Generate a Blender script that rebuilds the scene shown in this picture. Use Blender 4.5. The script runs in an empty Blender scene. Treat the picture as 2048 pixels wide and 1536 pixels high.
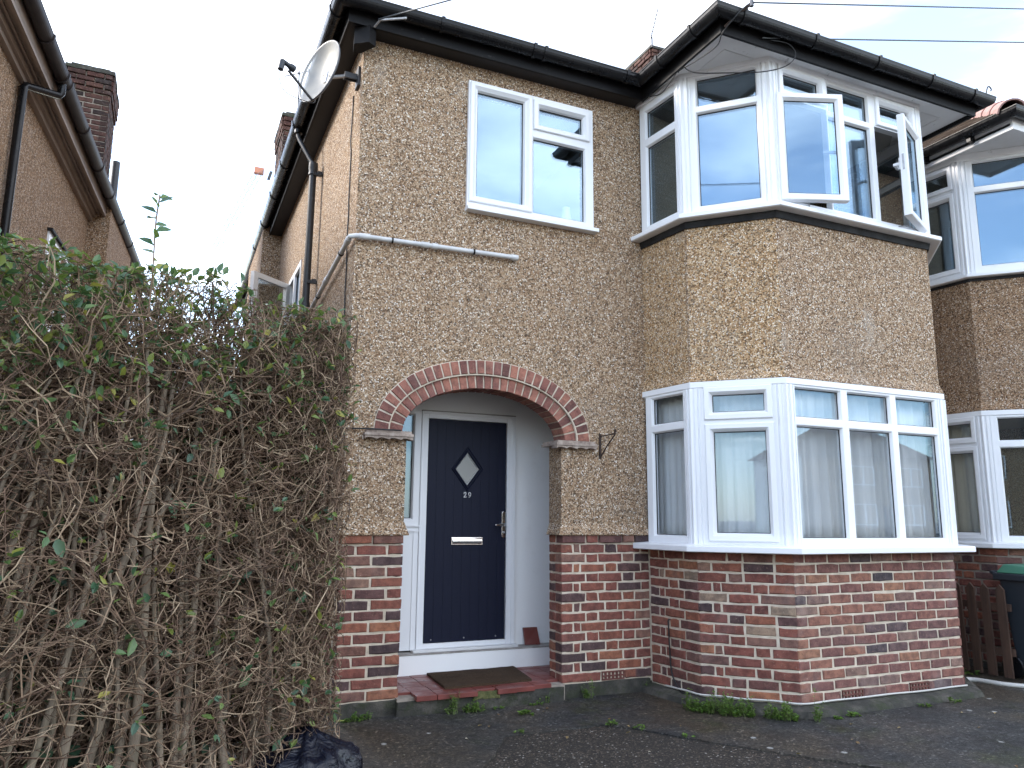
import bpy, bmesh, math, random
import numpy as np
from mathutils import Vector, Matrix

random.seed(7); rng = np.random.default_rng(7)
scene = bpy.context.scene
COL = scene.collection

# ------------------------------------------------------------------ camera
YAW, PITCH, ROLL, FPX = 0.418947, 0.173640, 0.009341, 1525.96
CAM = Vector((-1.12675, -5.42745, 1.24821))
fw = Vector((math.sin(YAW)*math.cos(PITCH), math.cos(YAW)*math.cos(PITCH), math.sin(PITCH)))
r0 = Vector((math.cos(YAW), -math.sin(YAW), 0)); u0 = r0.cross(fw)
rt = r0*math.cos(ROLL) + u0*math.sin(ROLL); up = -r0*math.sin(ROLL) + u0*math.cos(ROLL)
cd = bpy.data.cameras.new('camera'); cam = bpy.data.objects.new('camera', cd); COL.objects.link(cam)
cd.sensor_width = 36; cd.lens = 36*FPX/2048; cd.clip_end = 3000; cd.clip_start = 0.05
M = Matrix.Identity(4)
for i in range(3):
    M[i][0] = rt[i]; M[i][1] = up[i]; M[i][2] = -fw[i]; M[i][3] = CAM[i]
cam.matrix_world = M
scene.camera = cam

# ------------------------------------------------------------------ sky and sun
SUN_EL, SUN_AZ = math.radians(33), math.radians(-58)      # azimuth clockwise from +Y: sun to the left, behind the houses
world = bpy.data.worlds.new('World'); scene.world = world; world.use_nodes = True
wn = world.node_tree; wn.nodes.clear()
def wnode(t, **k):
    n = wn.nodes.new(t)
    for a, b in k.items(): setattr(n, a, b)
    return n
sky = wnode('ShaderNodeTexSky', sky_type='NISHITA', sun_disc=False, sun_elevation=SUN_EL, sun_rotation=SUN_AZ)
sky.air_density = 1.0; sky.dust_density = 0.8; sky.ozone_density = 1.0
tc = wnode('ShaderNodeTexCoord'); sep = wnode('ShaderNodeSeparateXYZ')
mx = wnode('ShaderNodeMath', operation='MAXIMUM'); mx.inputs[1].default_value = 0.08
dv = wnode('ShaderNodeVectorMath', operation='DIVIDE'); cmb = wnode('ShaderNodeCombineXYZ')
nz = wnode('ShaderNodeTexNoise'); nz.inputs['Scale'].default_value = 0.75; nz.inputs['Detail'].default_value = 7; nz.inputs['Roughness'].default_value = 0.58
nz.inputs['Distortion'].default_value = 0.35
mr = wnode('ShaderNodeMapRange', interpolation_type='SMOOTHSTEP')
mr.inputs['From Min'].default_value = 0.40; mr.inputs['From Max'].default_value = 0.72
mr.inputs['To Min'].default_value = 0.04; mr.inputs['To Max'].default_value = 0.5
mixc = wnode('ShaderNodeMix', data_type='RGBA')
mixc.inputs['B'].default_value = (12.4, 12.1, 11.7, 1)
bg = wnode('ShaderNodeBackground'); bg.inputs['Strength'].default_value = 0.125
wo = wnode('ShaderNodeOutputWorld')
L = wn.links.new
L(tc.outputs['Generated'], sep.inputs[0]); L(sep.outputs['Z'], mx.inputs[0])
L(mx.outputs[0], cmb.inputs[0]); L(mx.outputs[0], cmb.inputs[1]); cmb.inputs[2].default_value = 1
L(tc.outputs['Generated'], dv.inputs[0]); L(cmb.outputs[0], dv.inputs[1])
of_ = wnode('ShaderNodeVectorMath', operation='ADD'); of_.inputs[1].default_value = (0.6, 0.2, 0)
L(dv.outputs[0], of_.inputs[0]); L(of_.outputs[0], nz.inputs['Vector']); L(nz.outputs['Fac'], mr.inputs['Value'])
L(mr.outputs[0], mixc.inputs['Factor']); L(sky.outputs[0], mixc.inputs['A'])
L(mixc.outputs['Result'], bg.inputs['Color']); L(bg.outputs[0], wo.inputs[0])

sd = bpy.data.lights.new('sun', 'SUN'); sd.energy = 1.1; sd.angle = math.radians(14); sd.color = (1, 0.93, 0.84)
sun = bpy.data.objects.new('sun', sd); COL.objects.link(sun)
sdir = Vector((math.sin(SUN_AZ)*math.cos(SUN_EL), math.cos(SUN_AZ)*math.cos(SUN_EL), math.sin(SUN_EL)))
sun.rotation_euler = sdir.to_track_quat('Z', 'Y').to_euler(); sun.location = sdir*60

vs = scene.view_settings
vs.view_transform = 'Standard'; vs.look = 'None'; vs.gamma = 1; vs.use_curve_mapping = False; vs.exposure = 2.2
scene.cycles.max_bounces = 7; scene.cycles.diffuse_bounces = 3; scene.cycles.glossy_bounces = 4; scene.cycles.transparent_max_bounces = 12; scene.cycles.caustics_reflective = False; scene.cycles.caustics_refractive = False

# ------------------------------------------------------------------ materials
MATS = {}
class NT:
    def __init__(s, name):
        s.m = bpy.data.materials.new(name); s.m.use_nodes = True; s.t = s.m.node_tree
        s.b = s.t.nodes['Principled BSDF']; s.out = s.t.nodes['Material Output']; MATS[name] = s.m
        s.pos = s.n('ShaderNodeNewGeometry').outputs['Position']
    def n(s, t, **k):
        n = s.t.nodes.new(t)
        for a, b in k.items(): setattr(n, a, b)
        return n
    def l(s, a, b): s.t.links.new(a, b)
    def noise(s, scale, detail=4, rough=0.55, vec=None, stretch=None, dist=0):
        v = vec or s.pos
        if stretch:
            mp = s.n('ShaderNodeMapping'); mp.inputs['Scale'].default_value = stretch; s.l(v, mp.inputs[0]); v = mp.outputs[0]
        n = s.n('ShaderNodeTexNoise'); s.l(v, n.inputs['Vector'])
        n.inputs['Scale'].default_value = scale; n.inputs['Detail'].default_value = detail
        n.inputs['Roughness'].default_value = rough; n.inputs['Distortion'].default_value = dist
        return n.outputs['Fac']
    def ramp(s, fac, stops, interp='LINEAR'):
        r = s.n('ShaderNodeValToRGB'); r.color_ramp.interpolation = interp
        e = r.color_ramp.elements
        while len(e) < len(stops): e.new(0.5)
        for el, (p, c) in zip(e, stops):
            el.position = p; el.color = (c, c, c, 1) if isinstance(c, (int, float)) else (*c, 1)
        s.l(fac, r.inputs[0]); return r.outputs[0]
    def mix(s, fac, a, b, mode='MIX'):
        m = s.n('ShaderNodeMix', data_type='RGBA', blend_type=mode)
        for v, k in ((fac, 'Factor'), (a, 'A'), (b, 'B')):
            if isinstance(v, (int, float)): m.inputs[k].default_value = v
            elif isinstance(v, tuple): m.inputs[k].default_value = (*v, 1)
            else: s.l(v, m.inputs[k])
        return m.outputs['Result']
    def math(s, op, a, b=0.0):
        m = s.n('ShaderNodeMath', operation=op)
        for i, v in enumerate((a, b)):
            if isinstance(v, (int, float)): m.inputs[i].default_value = v
            else: s.l(v, m.inputs[i])
        return m.outputs[0]
    def bump(s, h, strength=0.5, dist=0.01):
        b = s.n('ShaderNodeBump'); b.inputs['Strength'].default_value = strength; b.inputs['Distance'].default_value = dist
        s.l(h, b.inputs['Height']); s.l(b.outputs[0], s.b.inputs['Normal'])
    def col(s, c):
        if isinstance(c, tuple): s.b.inputs['Base Color'].default_value = (*c, 1)
        else: s.l(c, s.b.inputs['Base Color'])
    def set(s, rough=None, metal=None, spec=None, **k):
        if rough is not None:
            if isinstance(rough, (int, float)): s.b.inputs['Roughness'].default_value = rough
            else: s.l(rough, s.b.inputs['Roughness'])
        if metal is not None: s.b.inputs['Metallic'].default_value = metal
        if spec is not None: s.b.inputs['Specular IOR Level'].default_value = spec

def pebble(name, warm):
    m = NT(name)
    v = m.n('ShaderNodeTexVoronoi', feature='F1'); m.l(m.pos, v.inputs['Vector']); v.inputs['Scale'].default_value = 124
    sp = m.n('ShaderNodeSeparateColor'); m.l(v.outputs['Color'], sp.inputs[0])
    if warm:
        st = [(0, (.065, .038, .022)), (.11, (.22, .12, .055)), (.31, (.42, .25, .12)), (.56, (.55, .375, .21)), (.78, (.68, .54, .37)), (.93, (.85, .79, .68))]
    else:
        st = [(0, (.055, .035, .023)), (.12, (.17, .097, .056)), (.32, (.335, .212, .122)), (.57, (.45, .318, .203)), (.80, (.585, .472, .35)), (.94, (.82, .76, .67))]
    c = m.ramp(sp.outputs[0], st, 'CONSTANT')
    v2 = m.n('ShaderNodeTexVoronoi', feature='F1'); m.l(m.pos, v2.inputs['Vector']); v2.inputs['Scale'].default_value = 60
    sp2 = m.n('ShaderNodeSeparateColor'); m.l(v2.outputs['Color'], sp2.inputs[0])
    c = m.mix(m.ramp(sp2.outputs[1], [(.0, 0.0), (.8, 0.0), (.82, .55)]), c, m.ramp(sp2.outputs[0], [(0, (.10, .065, .04)), (.5, (.36, .25, .15)), (1, (.66, .58, .46))], 'CONSTANT'))
    gap = m.ramp(v.outputs['Distance'], [(.0, 0.0), (.42, 0.0), (.75, 1.0)])
    c = m.mix(m.math('MULTIPLY', gap, .4), c, (.17, .125, .085))
    # weathering: patches of grey lichen and soot with shapes of their own
    big = m.noise(1.3, 6, .62); c = m.mix(m.ramp(big, [(.54, 0.0), (.74, .28)]), c, (.27, .245, .215))
    st1 = m.noise(2.2, 6, .62, stretch=(1.6, 1.6, .42)); c = m.mix(m.ramp(st1, [(.58, 0.0), (.82, .38)]), c, (.095, .07, .05))
    pale = m.noise(3.1, 5, .6, stretch=(1, 1, .6)); c = m.mix(m.ramp(pale, [(.63, 0.0), (.78, .4)]), c, (.50, .47, .42))
    m.col(c); m.set(rough=.9, spec=.25)
    h = m.math('SUBTRACT', 1.0, v.outputs['Distance'])
    m.bump(h, .55, .006)
    return m
pebble('pebbledash', False); pebble('pebbledash_warm_lit', True)  # warm copy: side light on left-facing facets put into the colour, besides cleaner pebbles
g_ = pebble('pebbledash_brown_shaded', False); lk = g_.b.inputs['Base Color'].links[0].from_socket; g_.col(g_.mix(1.0, lk, (.88, .83, .80), 'MULTIPLY'))  # darker brown copy, also carries the shade on the left house's sunless wall

m = NT('pebble_smooth')   # cement bead at corners and drip edges
c = m.ramp(m.noise(9, 5), [(.35, (.27, .22, .16)), (.7, (.42, .36, .28))]); m.col(c); m.set(rough=.92); m.bump(m.noise(90, 3), .35, .006)

def brickmat(name, stops, dirt=.5):
    m = NT(name)
    oi = m.n('ShaderNodeObjectInfo')
    c = m.ramp(oi.outputs['Random'], stops)
    n1 = m.noise(16, 5, .65); c = m.mix(m.ramp(n1, [(.40, 0.0), (.62, .85)]), c, m.mix(1.0, c, (.50, .50, .55), 'MULTIPLY'))
    n2 = m.noise(55, 3, .6); c = m.mix(m.ramp(n2, [(.60, 0.0), (.74, .45)]), c, (.40, .24, .17))
    n3 = m.noise(150, 2, .5); c = m.mix(m.ramp(n3, [(.24, .85), (.36, 0.0)]), c, (.025, .018, .018))
    n4 = m.noise(2.5, 5, .65); c = m.mix(m.ramp(n4, [(.55, 0.0), (.75, .4*dirt)]), c, (.34, .28, .26))
    n5 = m.noise(30, 4, .7); c = m.mix(m.ramp(n5, [(.66, 0.0), (.74, .6)]), c, (.52, .42, .32))
    m.col(c); m.set(rough=.88, spec=.3)
    m.bump(m.math('ADD', m.noise(70, 4, .65), m.math('MULTIPLY', n3, .4)), .55, .006)
    return m
RED = [(0, (.080, .054, .054)), (.10, (.125, .072, .068)), (.20, (.19, .078, .062)), (.36, (.27, .096, .070)), (.50, (.20, .074, .060)), (.64, (.33, .125, .075)), (.74, (.24, .088, .066)), (.84, (.37, .155, .085)), (.90, (.15, .082, .075)), (.96, (.28, .145, .105)), (1, (.36, .26, .18))]
brickmat('brick', RED)
brickmat('brick_front', [(p, (c[0]*.92+.02, c[1]*1.05+.018, c[2]*1.08+.02)) for p, c in RED[:-1]] + [(1, (.27, .17, .13))], 1.0)
brickmat('brick_arch', [(0, (.16, .075, .062)), (.2, (.25, .105, .082)), (.5, (.34, .145, .105)), (.8, (.40, .175, .12)), (1, (.24, .11, .092))])
brickmat('brick_chimney', [(0, (.028, .02, .018)), (.3, (.055, .028, .022)), (.7, (.085, .036, .028)), (1, (.11, .055, .04))])
m = NT('mortar'); c = m.ramp(m.noise(14, 5), [(.3, (.52, .435, .335)), (.7, (.72, .63, .51))])
c = m.mix(m.ramp(m.noise(3, 5, .65), [(.58, 0.0), (.8, .4)]), c, (.34, .29, .25)); m.col(c); m.set(rough=.95, spec=.2); m.bump(m.noise(120, 4), .6, .006)
m = NT('mortar_dark'); m.col(m.ramp(m.noise(14, 5), [(.3, (.20, .17, .14)), (.7, (.36, .31, .26))])); m.set(rough=.95)

m = NT('upvc'); c = m.mix(m.ramp(m.noise(5, 5, .65), [(.58, 0.0), (.85, .18)]), (.80, .81, .83), (.55, .55, .54)); m.col(c); m.set(rough=.32, spec=.45)
m = NT('upvc_old'); c = m.mix(m.ramp(m.noise(6, 6, .7), [(.5, 0.0), (.8, .4)]), (.70, .70, .70), (.42, .42, .40)); m.col(c); m.set(rough=.45)
m = NT('white_soffit'); f = m.ramp(m.noise(7, 8, .75), [(.60, 0.0), (.66, .75)]); c = m.mix(f, m.ramp(m.noise(2.5, 5), [(.3, (.74, .74, .74)), (.7, (.84, .84, .84))]), (.33, .32, .30)); m.col(c); m.set(rough=.7); m.bump(f, .2, .003)
m = NT('white_render'); c = m.mix(m.ramp(m.noise(4, 7, .7), [(.55, 0.0), (.8, .35)]), (.89, .89, .89), (.70, .68, .66))
c = m.mix(m.ramp(m.noise(28, 5, .7), [(.72, 0.0), (.76, .6)]), c, (.33, .30, .27)); m.col(c); m.set(rough=.85, spec=.3); m.bump(m.noise(45, 4), .25, .004)
m = NT('ledge_cement'); m.col(m.ramp(m.noise(12, 6, .65), [(.3, (.22, .20, .18)), (.7, (.44, .42, .40))])); m.set(rough=.9); m.bump(m.noise(60, 4), .4, .004)
m = NT('black_plastic'); c = m.mix(m.ramp(m.noise(6, 6, .7), [(.52, 0.0), (.8, .4)]), (.006, .006, .007), (.028, .027, .026)); m.col(c); m.set(rough=m.ramp(m.noise(11, 4), [(.3, .2), (.7, .4)]), spec=.25)
m = NT('black_paint'); c = m.mix(m.ramp(m.noise(9, 7, .75, stretch=(1, 1, 2)), [(.60, 0.0), (.72, .55)]), (.006, .0055, .006), (.07, .066, .062)); m.col(c); m.set(rough=.5, spec=.18); m.bump(m.noise(25, 4), .2, .004)
m = NT('dark_soffit'); c = m.mix(m.ramp(m.noise(5, 6, .7), [(.5, 0.0), (.8, .4)]), (.006, .0045, .005), (.02, .017, .017)); m.col(c); m.set(rough=.6)
m = NT('brown_plastic'); m.col(m.ramp(m.noise(6, 5), [(.3, (.016, .012, .012)), (.7, (.032, .025, .024))])); m.set(rough=.5, spec=.25)
m = NT('taupe_board'); c = m.ramp(m.noise(7, 6, .65, stretch=(1, .1, 1)), [(.3, (.24, .19, .16)), (.7, (.40, .33, .285))]); m.col(c); m.set(rough=.7)
m = NT('navy_door'); g = m.noise(12, 5, .6, stretch=(9, 9, .35)); c = m.mix(g, (.0045, .0065, .020), (.008, .011, .029)); m.col(c); m.set(rough=.5, spec=.2); m.bump(m.noise(40, 4, .6, stretch=(6, 6, .2)), .18, .003)
m = NT('chrome'); m.col((.82, .82, .83)); m.set(rough=.12, metal=1)
m = NT('white_paint_digit'); m.col((.80, .80, .80)); m.set(rough=.4)
m = NT('plinth_concrete'); n = m.noise(5, 7, .7); c = m.ramp(n, [(.3, (.02, .02, .018)), (.5, (.055, .052, .044)), (.72, (.14, .125, .105))])
c = m.mix(m.ramp(m.noise(8, 6, .7), [(.50, 0.0), (.64, .7)]), c, (.032, .042, .016)); m.col(c); m.set(rough=.93); m.bump(m.noise(30, 7, .75), .9, .02)
m = NT('quarry_tile'); c = m.ramp(m.noise(6, 5), [(.3, (.13, .032, .026)), (.7, (.20, .050, .040))]); c = m.mix(m.ramp(m.noise(11, 6, .7), [(.6, 0.0), (.75, .6)]), c, (.12, .06, .05)); m.col(c); m.set(rough=m.ramp(m.noise(9, 4), [(.3, .25), (.7, .55)])); m.bump(m.noise(18, 4), .15, .004)
m = NT('coir_mat'); c = m.ramp(m.noise(160, 3, .7), [(.3, (.025, .016, .011)), (.7, (.12, .078, .05))]); c = m.mix(m.ramp(m.noise(7, 4), [(.4, 0.0), (.7, .5)]), c, (.04, .028, .02)); m.col(c); m.set(rough=1.0, spec=.1); m.bump(m.noise(220, 2), 1.0, .008)
m = NT('stone_impost'); c = m.ramp(m.noise(16, 6, .65), [(.3, (.17, .12, .10)), (.55, (.36, .29, .24)), (.75, (.50, .44, .38))]); m.col(c); m.set(rough=.9); m.bump(m.noise(50, 5), .5, .006)
m = NT('driveway_concrete')
n = m.noise(1.1, 7, .68); c = m.ramp(n, [(.3, (.020, .020, .021)), (.5, (.050, .049, .048)), (.7, (.105, .098, .090))])
c = m.mix(m.ramp(m.noise(.55, 5, .6), [(.50, 0.0), (.62, .75)]), c, (.062, .045, .026))
c = m.mix(m.ramp(m.noise(1.6, 6, .7), [(.54, 0.0), (.66, .7)]), c, (.034, .038, .014))
v0 = m.n('ShaderNodeTexVoronoi'); m.l(m.pos, v0.inputs['Vector']); v0.inputs['Scale'].default_value = 85
sp0 = m.n('ShaderNodeSeparateColor'); m.l(v0.outputs['Color'], sp0.inputs[0])
c = m.mix(.75, c, m.mix(1.0, c, m.ramp(sp0.outputs[0], [(0, .35), (.5, .9), (.85, 1.5), (.97, 3.2)], 'CONSTANT'), 'MULTIPLY'))
v = m.n('ShaderNodeTexVoronoi'); m.l(m.pos, v.inputs['Vector']); v.inputs['Scale'].default_value = 5.5
sp = m.n('ShaderNodeSeparateColor'); m.l(v.outputs['Color'], sp.inputs[0])
wob = m.math('ADD', v.outputs['Distance'], m.math('MULTIPLY', m.noise(24, 3), .16))
spot = m.math('MULTIPLY', m.ramp(wob, [(.165, 1.0), (.20, 0.0)]), m.ramp(sp.outputs[0], [(.38, 0.0), (.43, 1.0)]))
c = m.mix(m.math('MULTIPLY', spot, .85), c, (.34, .34, .32)); m.col(c)
m.set(rough=m.ramp(m.noise(3, 5), [(.35, .45), (.65, .85)]), spec=.35); m.bump(m.math('ADD', m.noise(4, 5), m.math('MULTIPLY', m.noise(60, 6, .75), .6)), .8, .018)
m = NT('asphalt_grit')
v = m.n('ShaderNodeTexVoronoi'); m.l(m.pos, v.inputs['Vector']); v.inputs['Scale'].default_value = 110
sp = m.n('ShaderNodeSeparateColor'); m.l(v.outputs['Color'], sp.inputs[0])
c = m.ramp(sp.outputs[0], [(0, (.016, .014, .012)), (.4, (.035, .028, .022)), (.72, (.075, .058, .042)), (.93, (.17, .14, .11)), (.985, (.42, .40, .36))], 'CONSTANT')
c = m.mix(m.ramp(m.noise(1.4, 6, .65), [(.4, 0.0), (.68, .75)]), c, (.026, .024, .022)); m.col(c); m.set(rough=.8, spec=.3)
m.bump(m.math('ADD', m.math('SUBTRACT', 1.0, v.outputs['Distance']), m.math('MULTIPLY', m.noise(4, 5), 2.0)), .7, .008)
m = NT('earth'); m.col(m.ramp(m.noise(3, 6), [(.3, (.15, .145, .135)), (.7, (.22, .21, .20))])); m.set(rough=1)
m = NT('bark'); c = m.ramp(m.noise(22, 6, .65, stretch=(1, 1, .25)), [(.3, (.12, .094, .068)), (.55, (.25, .196, .14)), (.75, (.38, .31, .235))]); c = m.mix(m.ramp(m.noise(3, 4), [(.55, 0.0), (.7, .4)]), c, (.08, .09, .05)); m.col(c); m.set(rough=.9); m.bump(m.noise(70, 5, .6, stretch=(1, 1, .3)), .5, .006)
m = NT('twig'); g = m.n('ShaderNodeNewGeometry'); c = m.ramp(g.outputs['Random Per Island'], [(0, (.055, .033, .022)), (.35, (.145, .086, .055)), (.7, (.24, .16, .10)), (1, (.42, .315, .21))]); m.col(c); m.set(rough=.8)
def leafmat(name, stops, per='island', tr=.3):
    m = NT(name)
    src = m.n('ShaderNodeNewGeometry').outputs['Random Per Island'] if per == 'island' else m.n('ShaderNodeObjectInfo').outputs['Random']
    c = m.ramp(src, stops); m.col(c); m.set(rough=.34, spec=.5)
    ts = m.n('ShaderNodeBsdfTranslucent'); m.l(m.mix(.5, c, (.22, .32, .03)), ts.inputs[0])
    ms = m.n('ShaderNodeMixShader'); ms.inputs[0].default_value = tr
    m.l(m.b.outputs[0], ms.inputs[1]); m.l(ts.outputs[0], ms.inputs[2]); m.l(ms.outputs[0], m.out.inputs[0])
    return m
PRIV = [(0, (.045, .105, .062)), (.35, (.07, .145, .070)), (.6, (.11, .19, .065)), (.8, (.16, .23, .06)), (.93, (.26, .28, .06)), (1, (.38, .32, .07))]
leafmat('privet_leaf', PRIV); leafmat('privet_leaf_single', PRIV, 'object')
leafmat('ivy_leaf', [(0, (.012, .032, .02)), (1, (.03, .06, .032))], 'island', .12)
leafmat('weed_leaf', [(0, (.05, .11, .02)), (.5, (.095, .19, .03)), (1, (.16, .26, .05))])
leafmat('dead_leaf', [(0, (.16, .09, .04)), (.5, (.28, .20, .09)), (1, (.45, .42, .34))], 'object', .15)
m = NT('weed_stem'); m.col((.10, .14, .04)); m.set(rough=.7)
m = NT('lead'); m.col(m.ramp(m.noise(9, 5), [(.3, (.009, .009, .010)), (.7, (.035, .035, .038))])); m.set(rough=.6, spec=.15); m.bump(m.noise(20, 4), .4, .008)
m = NT('net_curtain'); c = m.ramp(m.noise(2.5, 4, .6, stretch=(1, 1, .3)), [(.3, (.76, .78, .79)), (.7, (.88, .89, .89))]); m.col(c); m.set(rough=.9, spec=.1)
ts = m.n('ShaderNodeBsdfTranslucent'); m.l(c, ts.inputs[0]); ms = m.n('ShaderNodeMixShader'); ms.inputs[0].default_value = .35
m.l(m.b.outputs[0], ms.inputs[1]); m.l(ts.outputs[0], ms.inputs[2]); m.l(ms.outputs[0], m.out.inputs[0])
m = NT('cream_curtain'); m.col((.50, .46, .36)); m.set(rough=.95, spec=.1)
m = NT('room_wall'); m.col((.42, .40, .37)); m.set(rough=.9)
m = NT('room_floor'); m.col((.10, .075, .05)); m.set(rough=.7)
m = NT('roof_tile'); c = m.ramp(m.noise(6, 6, .65), [(.3, (.065, .045, .034)), (.7, (.12, .085, .063))]); c = m.mix(m.ramp(m.noise(30, 4), [(.5, 0.0), (.75, .5)]), c, (.10, .095, .07)); m.col(c); m.set(rough=.9)
br = m.n('ShaderNodeTexBrick'); m.l(m.noise(1), br.inputs['Color1'])
m.bump(m.noise(40, 5), .5, .01)
m = NT('ridge_tile'); m.col(m.ramp(m.noise(9, 5), [(.3, (.30, .17, .15)), (.7, (.42, .27, .24))])); m.set(rough=.9); m.bump(m.noise(50, 4), .4, .006)
m = NT('waste_pipe'); m.col(m.ramp(m.noise(8, 5), [(.3, (.48, .48, .48)), (.7, (.66, .66, .66))])); m.set(rough=.4)
m = NT('iron_pipe'); c = m.mix(m.ramp(m.noise(30, 6, .75), [(.55, 0.0), (.68, .6)]), (.022, .023, .026), (.11, .11, .115)); m.col(c); m.set(rough=.5); m.bump(m.noise(40, 4), .3, .004)
m = NT('dish_metal'); m.col(m.ramp(m.noise(6, 5, .6), [(.35, (.40, .41, .41)), (.7, (.56, .55, .50))])); m.set(rough=.4, metal=.2)
# perforated sheet: the holes are too fine to see one by one
tr = m.n('ShaderNodeBsdfTransparent'); ms = m.n('ShaderNodeMixShader'); ms.inputs[0].default_value = .5
m.l(m.b.outputs[0], ms.inputs[1]); m.l(tr.outputs[0], ms.inputs[2]); m.l(ms.outputs[0], m.out.inputs[0])
m = NT('dark_metal'); m.col((.035, .036, .04)); m.set(rough=.45)
m = NT('rim_metal'); m.col((.09, .095, .11)); m.set(rough=.45)
m = NT('galvanised'); m.col(m.ramp(m.noise(30, 4), [(.3, (.28, .28, .29)), (.7, (.42, .42, .43))])); m.set(rough=.45, metal=.7)
m = NT('rust_iron'); m.col(m.ramp(m.noise(60, 4), [(.3, (.018, .013, .012)), (.7, (.07, .04, .028))])); m.set(rough=.8)
m = NT('bag_plastic'); m.col((.004, .005, .012)); m.set(rough=.16, spec=.4); m.bump(m.noise(9, 5, .6, dist=1.2), .8, .03)
m = NT('bin_grey'); m.col((.022, .028, .036)); m.set(rough=.45)
m = NT('bin_green'); m.col((.05, .17, .11)); m.set(rough=.45)
m = NT('fence_wood'); m.col(m.ramp(m.noise(12, 6, .65, stretch=(3, 3, .3)), [(.3, (.045, .025, .017)), (.7, (.095, .052, .034))])); m.set(rough=.85); m.bump(m.noise(40, 4, .6, stretch=(3, 3, .2)), .4, .005)
m = NT('cable_black'); m.col((.012, .012, .013)); m.set(rough=.5)
m = NT('wire_grey'); m.col((.10, .11, .12)); m.set(rough=.6)
m = NT('cable_white'); m.col((.55, .54, .50)); m.set(rough=.5)
m = NT('terracotta'); m.col(m.ramp(m.noise(20, 4), [(.3, (.10, .036, .029)), (.7, (.16, .058, .045))])); m.set(rough=.85)
m = NT('hole_dark'); m.col((.006, .005, .005)); m.set(rough=1)
m = NT('crane_paint'); m.col((.20, .205, .21)); m.set(rough=.6)
m = NT('crane_red'); m.col((.50, .20, .12)); m.set(rough=.6)
m = NT('ceramic'); m.col((.78, .78, .76)); m.set(rough=.25)
m = NT('moss'); m.col(m.ramp(m.noise(40, 5), [(.3, (.05, .065, .02)), (.7, (.16, .15, .06))])); m.set(rough=1); m.bump(m.noise(80, 5), .9, .012)
m = NT('gasket'); m.col((.02, .02, .022)); m.set(rough=.6)
m = NT('far_wall'); m.col((.68, .67, .64)); m.set(rough=.85)
m = NT('side_brick'); c = m.ramp(m.noise(7, 5), [(.3, (.14, .055, .045)), (.7, (.24, .09, .06))]); m.col(c); m.set(rough=.9)

m = NT('frosted'); m.col((.30, .31, .30)); m.set(rough=.18, spec=.5)
def glassmat(name, boost, tint=(1, 1, 1)):
    m = NT(name)
    gl = m.n('ShaderNodeBsdfGlossy'); gl.inputs['Roughness'].default_value = 0.0; gl.inputs['Color'].default_value = (.60, .81, 1, 1)
    tr = m.n('ShaderNodeBsdfTransparent'); tr.inputs[0].default_value = (*tint, 1)
    ge = m.n('ShaderNodeNewGeometry'); dt = m.n('ShaderNodeVectorMath', operation='DOT_PRODUCT'); m.l(ge.outputs['Incoming'], dt.inputs[0]); m.l(ge.outputs['Normal'], dt.inputs[1])
    k5 = m.math('POWER', m.math('SUBTRACT', 1.0, m.math('ABSOLUTE', dt.outputs['Value'])), 5.0)      # Schlick reflectance of one face of the pane
    fr_ = m.math('ADD', boost, m.math('MULTIPLY', k5, 1.0-boost))
    b = m.n('ShaderNodeBump'); b.inputs['Strength'].default_value = .02; b.inputs['Distance'].default_value = .02
    m.l(m.noise(1.6, 2, .4), b.inputs['Height']); m.l(b.outputs[0], gl.inputs['Normal'])
    ms = m.n('ShaderNodeMixShader'); m.l(fr_, ms.inputs[0]); m.l(tr.outputs[0], ms.inputs[1]); m.l(gl.outputs[0], ms.inputs[2])
    m.l(ms.outputs[0], m.out.inputs[0]); return m
glassmat('glass', .06, (.97, .98, .985)); glassmat('glass_upper', .21, (.90, .93, .94)); glassmat('glass_obscure', .12, (.85, .87, .87))

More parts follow.
